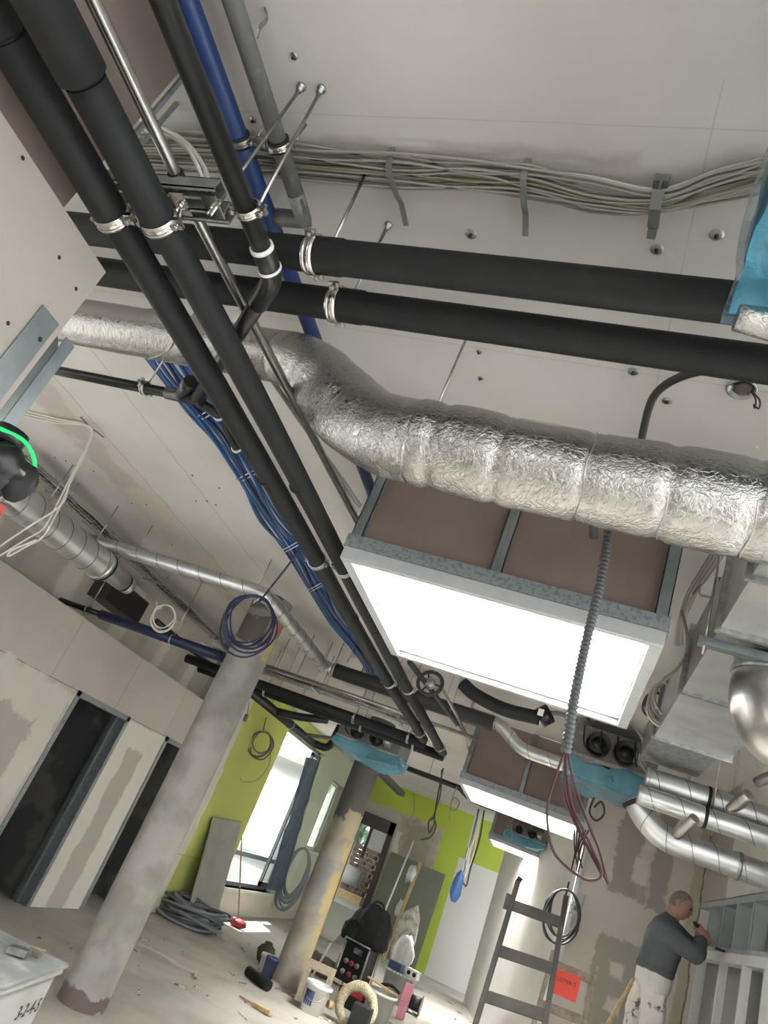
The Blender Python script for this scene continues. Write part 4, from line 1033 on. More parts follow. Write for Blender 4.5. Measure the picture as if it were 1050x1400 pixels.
# cable bundle and conduits between shaft and rectangular duct
for i in range(6):
    pl = [(992+i*3, 728), (968+i*3, 770), (946+i*2, 806), (936+i*2, 830), (931+i, 850), (925+i*2, 880)]
    pts = [P(x, y, Z=3.42-.015*(i % 2)-.02*k) for k, (x, y) in enumerate(pl)]
    one('electric_cable', MB().tube(curve(pts), .008 if i else .016, 7), 'light_cable' if i != 2 else 'grey_cable', 'grey cable tied in the bundle beside the nearest shaft, bright wall side', 'cable', 'cables beside the nearest shaft')
pts = [P(948, 812, Z=3.3), P(958, 800, Z=3.32), P(957, 812, Z=3.3), P(972, 817, Z=3.3), P(985, 818, Z=3.3)]
one('loose_cable', MB().tube(curve(pts), .006, 6), 'grey_cable', 'short grey cable looping across to the rail rod', 'cable')
pts = [P(932, 835, Z=3.28), P(940, 870, Y=3.3), P(938, 895, Y=3.5), P(925, 915, Y=3.7), P(908, 928, Y=3.9)]
one('loose_cable', MB().tube(curve(pts), .008, 6), 'grey_cable', 'grey cable dropping from the bundle down to the pale coil', 'cable')
a = P(985, 790, Z=H); rb = P(978, 874, Y=a.y)
one('hanger_rod', MB().tube([a, (a.x, a.y, 2.98)], .008, 8), 'zinc', 'steel hanger rod in the ceiling gap beside the rectangular duct', 'rod')
a = P(949, 878, Y=4.1); b = P(939, 945, Y=4.1)
one('strut_post', MB().bar(a, (a.x, a.y, b.z), .04, .04, (1, 0, 0)), 'stud_steel', 'short upright steel strut between the pale coil and the rectangular duct', 'strut')
coil('cable_coil', P(915, 960, Y=4.25), 5, .1, .008, 'light_cable', 'pale cable coil hanging beside the shaft edge and rectangular duct', 'cable coil', squash=1.35, lead=[P(908, 925, Y=4.25), P(912, 935, Y=4.25), P(920, 940, Y=4.25)])
coil('cable_coil', P(895, 965, Y=4.9), 3, .07, .008, 'dark_cable', 'dark cable loops hidden behind the pale coil', 'cable coil', squash=1.3)
pts = [P(905, 1000, Y=5.4), P(912, 1040, Y=5.6), P(918, 1060, Y=5.6), P(925, 1078, Y=5.6)]
one('flexible_pipe', MB().tube(curve([P(895, 1060, Y=6.3), P(905, 1068, Y=5.4), P(918, 1085, Y=6.1), P(935, 1093, Y=6.0)]), .035, 10), 'white_trim', 'white flexible pipe from the wrapped unit along the spiral ducts', 'pipe')
# gas of small hanging cables down the middle
for pl, yy, mt, r, lab in (
        ([(606, 1050), (600, 1080), (595, 1110), (593, 1128), (587, 1138), (586, 1125), (592, 1118), (596, 1130), (588, 1145), (575, 1148)], 10.5, 'dark_cable', .012, 'dark cable hanging in a long loop before the rubble patch'),
        ([(604, 1052), (602, 1085), (594, 1112), (590, 1122)], 10.6, 'dark_cable', .010, 'second dark cable beside the long loop before the rubble patch'),
        ([(625, 1075), (618, 1092), (616, 1105), (622, 1108), (628, 1098), (622, 1090), (616, 1100), (615, 1120)], 11.0, 'grey_cable', .009, 'grey cable tied in a ring in front of the green band'),
        ([(662, 1108), (655, 1150), (644, 1185), (638, 1210), (634, 1208), (632, 1202)], 10.8, 'dark_cable', .012, 'dark cable hanging beside the white and blue bundle'),
        ([(700, 1120), (700, 1150)], 13.0, 'grey_cable', .006, 'short lead below the third skylight shaft')):
    one('hanging_cable', MB().tube(curve([P(x, y, Y=yy) for x, y in pl]), r, 6), mt, lab, 'cable')
t = thing('cable_bundle', P(640, 1160, Y=10.7), 'bundle of white and blue cables hanging down, wrapped in blue film at its end', 'cable bundle')
for k in range(5):
    pl = [(652+k*2, 1106), (646+k*2, 1140), (638+k*2, 1165), (632+k*1.5, 1190), (627+k, 1205)]
    MB().tube(curve([P(x+random.uniform(-2, 2), y, Y=10.7) for x, y in pl]), .013, 6).build('cable', 'blue_cable' if k == 1 else 'light_cable', t)
c = P(625, 1212, Y=10.7); q = P(629, 1196, Y=10.7); e = P(621, 1228, Y=10.7)
MB().blob(c, .075, .07, .2, .25, 3, 16).build('blue_wrap', 'blue_cable', t)
p, q = P(528, 1041, Y=11.2), P(640, 1080, Y=11.2); zz = (p.z+q.z)/2
t = thing('cross_pipe', p, 'thin black pipe crossing the room beyond the yellow-stained column', 'pipe')
MB().tube([(p.x-.3, 11.2, zz), (-.9, 11.2, zz)], .04, 12).build('pipe', 'black_pipe', t)
for x in (p.x+.1, p.x+.7): rod_mb((x, 11.2, zz), (x, 11.2, H), .006).build('threaded_rod', 'steel', t)
a, b = P(512, 1048, Z=3.2), P(556, 1088, Z=3.2); b.x = a.x
one('cable_duct', MB().bar(a, b, .16, .1), 'dark_cable', 'dark cable duct pointing at the end wall beyond the column', 'cable duct')
for (x0, y0), (x1, y1) in (((785, 1135), (800, 1195)),):
    t = thing('wire_bunch', P(793, 1150, Y=7.6), 'bunch of loose red wires by the white edge of the filled wall', 'wire')
    for k in range(6):
        pts = [P(785+k*4, 1135, Y=7.6), P(792+random.uniform(-9, 9), 1160, Y=7.6), P(786+random.uniform(-14, 14), 1185+random.uniform(-8, 12), Y=7.6)]
        MB().tube(curve(pts), .007, 5).build('wire', 'red_cable', t)
coil('cable_coil', P(768, 1255, Y=8.0), 4, .17, .011, 'dark_cable', 'dark cable coil hanging behind the dark ladder against the pale wall', 'cable coil', squash=1.5, lead=[P(778, 1205, Y=8.0), P(774, 1222, Y=8.0), P(770, 1232, Y=8.0)])
a = P(790, 1245, Y=8.1); one('cable_holder', MB().box(a.x-.07, a.x+.02, 8.05, 8.2, a.z-.04, a.z-.01).box(a.x-.07, a.x+.02, 8.05, 8.2, a.z+.03, a.z+.06).bar(a+Vector((.02, 0, -.1)), a+Vector((.03, 0, .16)), .03, .03), 'profile', 'small metal holder on the white wall edge beside the dark coil', 'holder')

for nm, p in (('spiral_duct', None),): pass

# more lines running on past the near shaft
for (p0, p1, r, mt, nm, lab) in (((604, 940), (642, 1012), .014, 'steel', 'steel_pipe', 'bare steel pipe running on beside the foam pipes past the near shaft'), ((628, 992), (652, 1052), .012, 'steel', 'steel_pipe', 'second bare steel pipe ending at the corner of the second shaft'), ((560, 905), (625, 990), .022, 'dark_cable', 'drain_hose', 'dark hose running beside the near shaft edge and the round reel')):
    a, b = P(*p0, Z=3.12), P(*p1, Z=3.12)
    t = thing(nm, a, lab, 'hose' if 'hose' in nm else 'pipe')
    MB().tube([a, b], r, 10).build('pipe', mt, t)
    for q in (.15, .8): c = a.lerp(b, q); rod_mb(c, (c.x, c.y, H), .004).build('threaded_rod', 'steel', t)
a = P(128, 800, X=-5.53); b = P(186, 815, X=-5.53)
t = thing('wall_vent', a, 'dark rectangular duct stub in the upper wall behind the spiral duct end', 'vent')
zb = min(a.z, b.z)
MB().box(-5.56, -5.3, a.y, b.y, zb-.12, zb+.18).build('housing', 'dark_cable', t); MB().box(-5.3, -5.295, a.y+.02, b.y-.02, zb-.1, zb+.16).build('opening', 'ink', t)  # black plate stands in for the shaded depth of the opening
for pl, yy, mt, r, lab in (
        ([(858, 985), (872, 1000), (880, 1018), (876, 1040), (884, 1056)], 6.3, 'grey_cable', .012, 'grey cable drooping over the wiring of the unit beyond the near shaft'),
        ([(800, 975), (810, 990), (822, 984), (840, 992), (852, 988)], 6.3, 'dark_cable', .014, 'dark cable slung along the top of the unit beyond the near shaft'),
        ([(700, 966), (725, 978), (760, 975), (790, 985)], 6.2, 'grey_pipe', .02, 'grey flexible tube between the dark hose and the unit'),
        ([(812, 1090), (806, 1110), (815, 1122), (826, 1112), (822, 1096), (812, 1104)], 6.8, 'dark_cable', .01, 'small dark cable loop under the unit beyond the near shaft'),
        ([(628, 1080), (640, 1092), (655, 1100), (680, 1108), (690, 1104)], 11.5, 'dark_cable', .02, 'dark cable swag along the lower edge of the second shaft'),
        ([(565, 1085), (566, 1105), (562, 1118), (556, 1124), (562, 1130), (568, 1120)], 12.0, 'grey_cable', .008, 'thin cable with a small loop before the rubble patch')):
    one('hanging_cable', MB().tube(curve([P(x, y, Y=yy) for x, y in pl]), r, 6), mt, lab, 'cable')
for (x0, y0), (x1, y1) in (((430, 868), (412, 905)), ((455, 878), (436, 920)), ((500, 905), (492, 935)), ((520, 915), (512, 945)), ((490, 868), (470, 905))):
    a = P(x0, y0, Z=H); b = P(x1, y1, Y=a.y)
    one('threaded_rod', MB().tube([a, (a.x, a.y, b.z)], .006, 6), 'steel', 'thin threaded rod dropping from the ceiling over the crossing tray', 'rod', 'threaded rods over the crossing tray')
# ------------------------------------------------------------------ things standing on the floor and along the walls
F0 = lambda x, y, z=0: P(x, y, Z=z)
# steel stud frame in the bright side wall
t = thing('stud_frame', (XR, 6.4, 0), 'open steel stud frame the workman is building into the side wall', 'stud frame')
zt, zs = 2.55, 2.135
MB().box(XR-.004, XR+.1, 4.3, YF-.005, zt-.05, zt).build('top_track', 'stud_light', t)
MB().box(XR-.004, XR+.1, 4.3, YF-.005, zs, zs+.04).build('bottom_track', 'stud_light', t)
for y in [P(px, 1268, X=XR).y for px in (968, 987, 1006, 1028)]+[5.3, 4.8]:
    y = min(y, YF-.06)
    mb = MB(); mb.box(XR, XR+.1, y, y+.003, zs+.04, zt-.05); mb.box(XR, XR+.003, y, y+.05, zs+.04, zt-.05); mb.box(XR+.097, XR+.1, y, y+.05, zs+.04, zt-.05)
    mb.build('stud', 'stud_light', t)
MB().box(XR-.03, XR+.1, 4.3, YF-.005, zs-.065, zs).build('sill_board', 'white_trim', t)
for y in [P(px, 1350, X=XR-.01).y for px in (950, 982, 1014, 1046)]+[5.2]:
    y = min(y, YF-.06)
    MB().box(XR-.02, XR+.04, y, y+.03, 0, zs-.065).build('post', 'white_trim', t)
# two ladders
def ladder(name, rails, rungs, label, material, depth=.03, wid=.055):
    (a0, a1), (b0, b1) = rails
    t = thing(name, (a1+b1)/2, label, 'ladder')
    for p, q in rails: MB().bar(p, q, wid*.62, wid, (0, 1, 0)).build('rail', material, t, .003)
    for f, h in rungs:
        p, q = a0.lerp(a1, f[0]), b0.lerp(b1, f[1])
        MB().bar(p, q, .022, h, (a0-a1)).build('rung', material, t)
    return t
def to_floor(p, q): d = q-p; return p+d*(-p.z/d.z) if abs(d.z) > 1e-6 else q
la, lb = P(708, 1206, Y=5.55), P(650, 1400, Y=5.28); ra, rb = P(774, 1226, Y=5.55), P(745, 1400, Y=5.28)
fl, fr_ = to_floor(la, lb), to_floor(ra, rb)
L1 = (lb-la).length/(fl-la).length
t = ladder('step_ladder', ((la, fl), (ra, fr_)), [], 'dark wooden ladder with three broad rungs in front of the pale slanted wall', 'dark_wood')
for (x0, y0), (x1, y1) in (((704, 1237), (770, 1262)), ((684, 1299), (757, 1325)), ((667, 1361), (745, 1389)), ((650, 1425), (733, 1455)), ((633, 1490), (721, 1522))):
    def onrail(p, q, yy):
        lo, hi = 0, 1
        for _ in range(40):
            m_ = (lo+hi)/2; v = p.lerp(q, m_)-CAM; py = 700-FPX*v.dot(CU)/v.dot(CW)
            if py < yy: lo = m_
            else: hi = m_
        return p.lerp(q, lo)
    a, b = onrail(la, fl, y0), onrail(ra, fr_, y1)
    MB().bar(a+Vector((0, -.012, 0)), b+Vector((0, -.012, 0)), .02, .068, (la-fl)).build('rung', 'dark_wood', t, .002)
MB().box(la.x-.05, la.x+.0, la.y-.05, la.y+.03, la.z-.19, la.z-.09).build('hook', 'dark_wood', t)
MB().tube([la+Vector((.0, -.01, .0)), la+Vector((.012, -.01, .035))], .018, 8).build('rail_cap', 'rubber', t)
ma, mb_ = P(757, 1300, Y=6.5), P(730, 1400, Y=6.4); na, nb = P(816, 1322, Y=6.5), P(800, 1400, Y=6.4)
f1, f2 = to_floor(ma, mb_), to_floor(na, nb)
t = ladder('step_ladder', ((ma, f1), (na, f2)), [], 'paler weathered ladder standing behind the dark one, red sign on it', 'grey_wood')
for (x0, y0), (x1, y1) in (((752, 1316), (813, 1341)), ((738, 1372), (806, 1397)), ((724, 1428), (796, 1453)), ((708, 1490), (786, 1515))):
    a, b = onrail(ma, f1, y0), onrail(na, f2, y1)
    MB().bar(a, b, .02, .06, (ma-f1)).build('rung', 'grey_wood', t)
c = [P(x, y, Y=6.44) for x, y in ((757, 1322), (795, 1337), (787, 1371), (752, 1356))]
t = thing('sign', c[0], 'red sign hanging on the paler ladder, reading Leiter 2', 'sign')
MB().quad_slab(c[0], c[1], c[2], c[3], (0, .008, 0)).build('plate', 'red_sign', t)
def text(parent, body, size, origin, xdir, ydir, material, name='lettering'):
    cu = bpy.data.curves.new(name, 'FONT'); cu.body = body; cu.size = size; cu.extrude = .0006
    o = bpy.data.objects.new(name, cu); COL.objects.link(o)
    bpy.context.view_layer.update()
    me = bpy.data.meshes.new_from_object(o.evaluated_get(bpy.context.evaluated_depsgraph_get())); bpy.data.objects.remove(o)
    x = Vector(xdir).normalized(); n = x.cross(Vector(ydir)).normalized(); y = n.cross(x)
    mm = Matrix((x, y, n)).transposed().to_4x4(); mm.translation = Vector(origin)
    mb = MB(); mb.add([mm @ v.co for v in me.vertices], [tuple(p.vertices) for p in me.polygons])
    return mb.build(name, material, parent)
ex, ey = (c[1]-c[0]), (c[0]-c[3])
text(t, 'LEITER 2', ey.length*.23, c[3]+ex*.17+ey*.55+Vector((0, -.003, 0)), ex, ey, 'ink')

# crate close to the camera
zc = .75
k0, k1, k2 = F0(95, 1318, zc), F0(-40, 1363, zc), F0(-60, 1232, zc)
u = (k1-k0); v = (F0(10, 1273, zc)-k0)
u2 = u.normalized(); v2 = (v-u2*v.dot(u2)).normalized()
t = thing('crate', k0+u2*.4+v2*.4-Vector((0, 0, zc)), 'white site box beside the grey column with handwritten numbers and scrap on its lid', 'crate')
W_, D_ = 1.0, .8
ul = lambda a, b, z: k0+u2*a+v2*b+Vector((0, 0, z-zc))
def obox(a0, a1, b0, b1, z0, z1): return MB().hexa(ul(a0, b0, z0), u2*(a1-a0), v2*(b1-b0), (0, 0, z1-z0))
M['crate_white'] = mat('crate_white', (128, 128, 126), .6, var=(6, (116, 116, 114), .45, .7))
M['crate_top'] = mat('crate_top', (92, 94, 93), .7, var=(7, (128, 128, 125), .5, .72))
obox(.03, W_, .03, D_, 0, zc-.05).build('body', 'crate_white', t)
obox(0, W_, 0, D_, zc-.02, zc).build('lid', 'crate_top', t, .004)
obox(.01, W_, .01, D_, zc-.05, zc-.02).build('lid_rim', 'crate_white', t, .004)
o0 = P(28, 1389, X=ul(.3, .03, 0).x) if False else None
fn = -v2
pt0 = None
def face_pt(px, py):           # on the crate's front face
    d = CR*(px-525)-CU*(py-700)+CW*FPX; p0 = ul(0, .028, 0); return CAM+d*((p0-CAM).dot(fn)/d.dot(fn))
a, b = face_pt(18, 1396), face_pt(58, 1380)
text(t, '3-2-4-5', .085, a, -u2 if (-u2).dot(b-a) > 0 else u2, (0, 0, 1), 'ink')
c = F0(22, 1309, zc); one('metal_bracket', MB().hexa(c+Vector((-.05, -.03, .002)), (.09, .03, .01), (-.02, .07, 0), (0, 0, .03)), 'zinc', 'small bent metal bracket lying on the white site box', 'bracket')
c = F0(44, 1308, zc); one('wood_wedge', MB().hexa(c+Vector((-.02, -.02, .002)), (.05, .02, .0), (-.01, .05, 0), (0, 0, .035)), 'bare_dark', 'small dark wedge lying on the white site box', 'wedge')

# boards and panels leaning against the walls
def lean(px, label, name, material, wallfix, t=.02, base=None, cat='board', grp=None):
    pts = [P(x, y, **wf) for (x, y), wf in zip(px, wallfix)]
    return one(name, MB().quad_slab(*pts, base), material, label, cat, grp)
xw = -4.99
b0, b1 = F0(248, 1252), F0(291, 1258); b0.x = b1.x = -4.72
t0, t1 = P(293, 1118, X=xw), P(331, 1124, X=xw)
one('plasterboard', MB().quad_slab(Vector((-4.72, t0.y, .005)), Vector((-4.72, t1.y, .005)), t1, t0, (-.022, 0, .004)), 'grey_board', 'grey plasterboard sheet leaning on the green wall left of the bright window'.replace('left of', 'beside'), 'board')
ye = YE-.1
for (ax, ay), (bx_, by), lab in (((535, 1164), (571, 1180), 'olive-grey board leaning on the end wall right beside the door'.replace('right ', '')), ((573, 1181), (609, 1196), 'olive-grey board leaning on the end wall against the green stripe')):
    p, q = P(ax, ay, Y=ye), P(bx_, by, Y=ye); zz = (p.z+q.z)/2
    one('wall_board', MB().quad_slab((p.x, ye-.3, .005), (q.x, ye-.3, .005), (q.x, ye, zz), (p.x, ye, zz), (0, .02, .002)), 'olive_board', lab, 'board', 'olive boards on the end wall')
# white door leaf leaning below the end door, with grooves
p = [P(447, 1231, Y=17.6), P(489, 1247, Y=17.6), F0(472, 1300), F0(425, 1298)]
p0, p1 = P(447, 1231, Y=18.0), P(489, 1247, Y=18.0)
zt_ = (p0.z+p1.z)/2
t = thing('door_leaf', (p0.x, 16.9, 0), 'white grooved door leaf leaning below the dark door frame', 'door')
q0, q1 = Vector((p0.x-.1, 18.0, zt_)), Vector((p1.x, 18.0, zt_)); bz = Vector((0, -1.3, -zt_+.01))
MB().quad_slab(q0+bz, q1+bz, q1, q0, (0, .03, .02)).build('leaf', 'white_panel', t)
for f in (.33, .66):
    a = q0.lerp(q1, f); MB().bar(a+bz+Vector((0, -.003, -.0)), a+Vector((0, -.003, 0)), .012, .006, (0, -1, .6)).build('groove', 'grey_pipe', t)
# long battens and a pole against the end wall
for a, b, r, mt, nm, lab in (((577, 1165), (536, 1275), .035, 'cream_pvc', 'plastic_pole', 'thin pale pole leaning from the floor to the rubble patch'), ((575, 1180), (530, 1290), .06, 'light_wood', 'wooden_batten', 'wooden batten leaning on the olive boards, plastic bag tied to it')):
    p = P(*a, Y=18.35); q = F0(b[0], b[1]); q = Vector((P(b[0], b[1], Y=17.3).x, 17.3, 0.0)) if nm != 'x' else q
    if nm == 'plastic_pole': p, q = P(565, 1150, Y=18.5), Vector((P(503, 1302, Y=17.2).x, 17.2, 0)); one(nm, MB().tube([q, p], .022, 8), mt, lab, 'pole')
    else:
        t = thing(nm, q, lab, 'batten'); MB().bar(q, p, .07, .05, (0, 1, 0)).build('batten', mt, t)
        for (x, y), rr in (((562, 1195), .14), ((546, 1242), .12)):
            c = P(x, y, Y=17.9); MB().blob(c, rr*.7, .07, rr*1.4, .5, 4, 14).build('plastic_bag', 'film_white', t)
c = F0(545, 1312); c.y = 17.2; c.x = P(545, 1310, Y=17.2).x; c.z = 0
one('plaster_bag', MB().blob(c+Vector((0, 0, .62)), .24, .14, .64, .22, 3, 20, -.62), 'bag', 'stuffed pale sack standing upright against the olive boards', 'sack')
# broom and cable heap near the window
c = F0(322, 1268); top = P(331, 1135, Y=c.y-.1)
t = thing('broom', c, 'broom with a red head standing by the bright window', 'broom')
MB().tube([c+Vector((0, 0, .1)), top], .013, 8).build('handle', 'light_wood', t)
MB().blob(c+Vector((0, 0, .07)), .17, .08, .07, .3, 4, 14, -.068).build('head', 'red', t)
c = F0(256, 1263)
t = thing('cable_heap', c, 'heap of coiled grey cables on the floor below the leaning plasterboard', 'cable heap')
for k in range(16):
    rr = random.uniform(.3, .5); ox, oy = random.uniform(-.12, .12), random.uniform(-.1, .1); zz = .03+.018*k
    MB().tube([c+Vector((ox+rr*1.1*math.cos(q), oy+rr*.8*math.sin(q), max(.03, zz+.03*math.sin(2*q+k)))) for q in [2*PI*i/24 for i in range(24)]], .022, 6, closed=True).build('loop', 'heap_cable' if k % 3 else 'grey_pipe', t)
for k in range(7):
    pts = [c+Vector((-.1-.1*random.random(), -.25+.05*k, .1+.02*k)), c+Vector((-.5, -.3+.07*k, .08+.012*k)), c+Vector((-1.0, -.3+.05*k, .035))]
    MB().tube(curve(pts), .02, 6).build('strand', 'grey_cable' if k % 2 else 'grey_pipe', t)
# wrapped cable coil hanging on the wall between the windows
coil('cable_coil', P(402, 1198, X=-4.85), 9, .24, .024, 'heap_cable', 'thick grey cable coil hanging on the wall between the two windows', 'cable coil', squash=2.3, tilt=.1, var=.16)
# dark foil over the opened sash of the window
a, b, c2, d = P(437, 1040, X=-4.9), P(420, 1035, X=-4.9), P(365, 1215, X=-4.9), P(385, 1220, X=-4.9)
f = MB(); n = 16
for i in range(n+1):
    for j in range(5):
        s_ = .6+.4*math.sin(i*.8) if 0 else 1
        f.v.append(a.lerp(d, i/n).lerp(b.lerp(c2, i/n), j/4)+Vector((.05*noise.noise(Vector((i*.7, j*.9, 3))), .06*noise.noise(Vector((i*.5, j, 8))), 0)))
f.f = [(i*5+j, i*5+j+1, (i+1)*5+j+1, (i+1)*5+j) for i in range(n) for j in range(4)]; f.sm = [True]*len(f.f)
o = one('plastic_sheet', f, 'film_dark', 'crumpled dark plastic sheet over the edge of the bright window', 'sheet')
md = o.modifiers.new('thick', 'SOLIDIFY'); md.thickness = .004

# clutter round the foot of the stained column
def bucket(c, r, h, label, body, lbl=True, handle=True, name='bucket', rim=True, cat='bucket'):
    t = thing(name, c, label, cat)
    MB().lathe(c, [(.0001, 0), (r*.85, 0), (r, h), (r*1.05, h), (r*1.05, h-.03), (r*1.0, h-.03)], 28).lathe(c, [(r*.97, h), (r*.83, .02), (.0001, .02)], 28).build('shell', body, t)
    if rim: ring(c+Vector((0, 0, h-.02)), (0, 0, 1), r*1.02, .008, .025).build('rim', 'white_plastic', t)
    if lbl:
        v = (CAM-c); a0 = math.atan2(v.y, v.x); mb = MB()
        for i in range(8):
            q0, q1 = a0-.75+i*.12-.35, a0-.75+(i+1)*.12-.35; rr = r*.96+.004
            mb.add([c+Vector((math.cos(q)*rr*(.9 if z < .5 else .98), math.sin(q)*rr*(.9 if z < .5 else .98), z*h)) for q, z in ((q0, .25), (q1, .25), (q1, .75), (q0, .75))], [(0, 1, 2, 3)])
        o = mb.build('label_sticker', 'blue_label', t)
    if handle: MB().tube(curve([c+Vector((-r, 0, h*.85)), c+Vector((-.4*r, -r*1.0, h*.5)), c+Vector((.5*r, -r*1.0, h*.5)), c+Vector((r, 0, h*.85))]), .005, 6).build('handle', 'zinc', t)
    return t
bucket(F0(424, 1384), .155, .30, 'white plastic bucket with a blue label in front of the low board bench', 'white_plastic')
bucket(F0(362, 1340), .085, .26, 'dark printed paint tin standing beside the stained column', 'blue_label', False, False, 'paint_tin', False, 'tin')
bucket(F0(356, 1332)+Vector((-.02, .25, 0)), .13, .2, 'white tub just behind the dark paint tin', 'white_plastic', False, False, 'tub', True, 'tub')
one('foam_tube', MB().tube([F0(337, 1335)+Vector((0, 0, .06)), F0(364, 1356)+Vector((0, 0, .06))], .06, 18), 'black_foam', 'short dark foam tube lying on the floor by the paint tin', 'tube')
# low bench of chipboard
a, b = F0(402, 1366), F0(440, 1384); d = (b-a); d.z = 0; dn = Vector((-d.y, d.x, 0)).normalized()
t = thing('board_bench', a, 'low chipboard bench in front of the stained column', 'bench')
hb = .42
MB().hexa(a+Vector((0, 0, hb-.06)), d, dn*.32, (0, 0, .06)).build('top', 'chipboard', t)
MB().hexa(a, d*.2, dn*.32, (0, 0, hb-.04)).build('leg', 'chipboard', t)
MB().hexa(a+d*.8, d*.2, dn*.32, (0, 0, hb-.04)).build('leg', 'chipboard', t)
one('cardboard_roll', MB().tube([F0(446, 1378)+Vector((0, 0, .045)), F0(452, 1378)+Vector((0.02, -.08, .045))], .045, 14), 'light_wood', 'small pale roll lying beside the low bench leg', 'roll')
# power distributor in a tube frame, with the black bag on it
c = F0(468, 1352); fx = Vector((.95, -.3, 0)).normalized(); fy = Vector((.3, .95, 0)).normalized()
t = thing('power_distributor', c, 'black power distribution box with sockets in a tubular frame under the black bag', 'distributor')
pw, pd, ph = .46, .36, .62
def fb(a0, a1, b0, b1, z0, z1): return MB().hexa(c+fx*a0+fy*b0+Vector((0, 0, z0)), fx*(a1-a0), fy*(b1-b0), (0, 0, z1-z0))
fb(-pw/2+.03, pw/2-.03, .02, pd, .08, ph-.03).build('housing', 'black_plastic', t)
for z in (0.02, ph):
    MB().tube([c+fx*(-pw/2)+Vector((0, 0, z)), c+fx*pw/2+Vector((0, 0, z))], .014, 8).build('frame_tube', 'zinc', t)
for a in (-pw/2, pw/2):
    for bb in (0, pd): MB().tube([c+fx*a+fy*bb+Vector((0, 0, 0)), c+fx*a+fy*bb+Vector((0, 0, ph))], .014, 8).build('frame_tube', 'zinc', t)
fb(-.03, .12, .005, .02, ph-.14, ph-.07).build('breaker_cover', 'film_pale', t)
for i, (xx, zz, mt) in enumerate(((-.1, .34, 'zinc'), (.0, .34, 'red'), (.1, .34, 'grey_pipe'), (-.1, .2, 'zinc'), (.02, .2, 'red'), (.13, .2, 'grey_pipe'))):
    p = c+fx*xx+fy*.02+Vector((0, 0, zz)); MB().lathe(p, [(.0001, .03), (.034, .03), (.036, 0)], 14, -fy).build('socket', mt, t)
bc = c+fx*.0+fy*.26
t = thing('backpack', bc+Vector((0, 0, ph)), 'bulky black bag sitting on the power distributor', 'bag')
MB().blob(bc+Vector((0, 0, ph+.2)), .34, .22, .37, .3, 2.5, 26, -.22, -.3).build('body', 'black_bag', t)
MB().blob(bc+Vector((-.28, -.05, ph+.08)), .14, .14, .18, .4, 3, 18, -.12).build('side_pocket', 'black_bag', t)
MB().tube(curve([bc+Vector((-.12, -.02, ph+.5)), bc+Vector((-.05, -.04, ph+.6)), bc+Vector((.06, 0, ph+.59)), bc+Vector((.12, 0, ph+.48))]), .018, 8).build('strap', 'rubber', t)
MB().box(bc.x+.1, bc.x+.17, bc.y-.235, bc.y-.225, ph+.22, ph+.235).build('badge', 'white_ring', t)
# red toolbox at its foot, tubs, sockets, spool and scraps
c = F0(462, 1372)
t = thing('toolbox', c, 'low black and red toolbox in front of the power distributor', 'toolbox')
MB().hexa(c+Vector((-.05, 0, 0)), fx*.36, fy*.22, (0, 0, .16)).build('tray', 'black_plastic', t); MB().hexa(c+Vector((-.05, 0, .16)), fx*.36, fy*.22, (0, 0, .05)).build('lid', 'red', t)
MB().hexa(c+Vector((.0, -.01, .22)), fx*.24+Vector((0, 0, .05)), fy*.16, (0, 0, .012)).build('lid_sheet', 'white_panel', t)
c = F0(510, 1398)
t = bucket(c, .2, .36, 'big grey mortar tub with a dirty rim, holding tools', 'grey_board', False, False, 'mortar_tub', True, 'tub')
c2 = c+Vector((-.1, .05, .36))
one('trowel', MB().bar(c2+Vector((-.16, .05, .06)), c2+Vector((.3, -.1, .03)), .05, .02), 'light_wood', 'wooden trowel lying across the rim of the mortar tub', 'trowel')
one('gas_torch', MB().tube(curve([c2+Vector((.02, .12, .04)), c2+Vector((.16, .1, .08)), c2+Vector((.3, .04, .05))]), [.02]*17, 10), 'rubber', 'black tool lying across the mortar tub beside the wooden trowel', 'tool')
c = F0(529, 1372)+Vector((0, .4, 0))
t = bucket(c, .24, .42, 'wide pale tub behind the mortar tub, piled with supplies', 'grey_board', False, False, 'tub', True, 'tub')
h = c+Vector((0, 0, .40))
one('clear_bag', MB().blob(h+Vector((-.05, .02, .24)), .17, .12, .3, .25, 3, 18, -.22), 'film_white', 'clear plastic bag standing in the wide pale tub', 'bag')
t = thing('socket_block', h+Vector((.14, -.1, 0)), 'pale double socket block on the rim of the wide pale tub', 'socket')
q = h+Vector((.1, -.2, .02)); MB().hexa(q, fx*.2, fy*.12, (0, 0, .12)).build('housing', 'white_plastic', t)
for k in (0.05, .15): MB().lathe(q+fx*k+Vector((0, 0, .06))-fy*.001, [(.0001, .0), (.032, .0), (.036, -.006)], 12, -fy).build('socket', 'ink', t)
one('tool_case', MB().hexa(h+Vector((-.2, -.16, 0)), fx*.22, fy*.16, (0, 0, .13)), 'blue_label', 'grey-blue box lying in the wide pale tub under the clear bag', 'box')
c = F0(476, 1408)
t = thing('sisal_roll', c, 'hairy pale roll of fibre beside the mortar tub at the frame edge', 'roll')
lp = [c+Vector((.2*math.cos(q), .03, .24+.2*math.sin(q))) for q in [2*PI*i/30 for i in range(30)]]
MB().tube(lp, .06, 12, closed=True, jit=.35).build('fibre', 'fibre', t)
MB().box(c.x+.0, c.x+.22, c.y-.2, c.y-.02, 0, .3).build('core_box', 'rubber', t)
c = F0(546, 1392)+Vector((.0, 0, 0))
t = thing('pink_strip', c, 'upright pink foam strip standing by the cable spool', 'strip')
MB().box(c.x-.06, c.x+.06, c.y-.03, c.y+.03, .0, .2).build('lower_piece', 'pink', t); MB().box(c.x-.055, c.x+.065, c.y-.03, c.y+.03, .205, .44).build('upper_piece', 'pink', t)
c = F0(556, 1386)+Vector((.05, .25, 0))
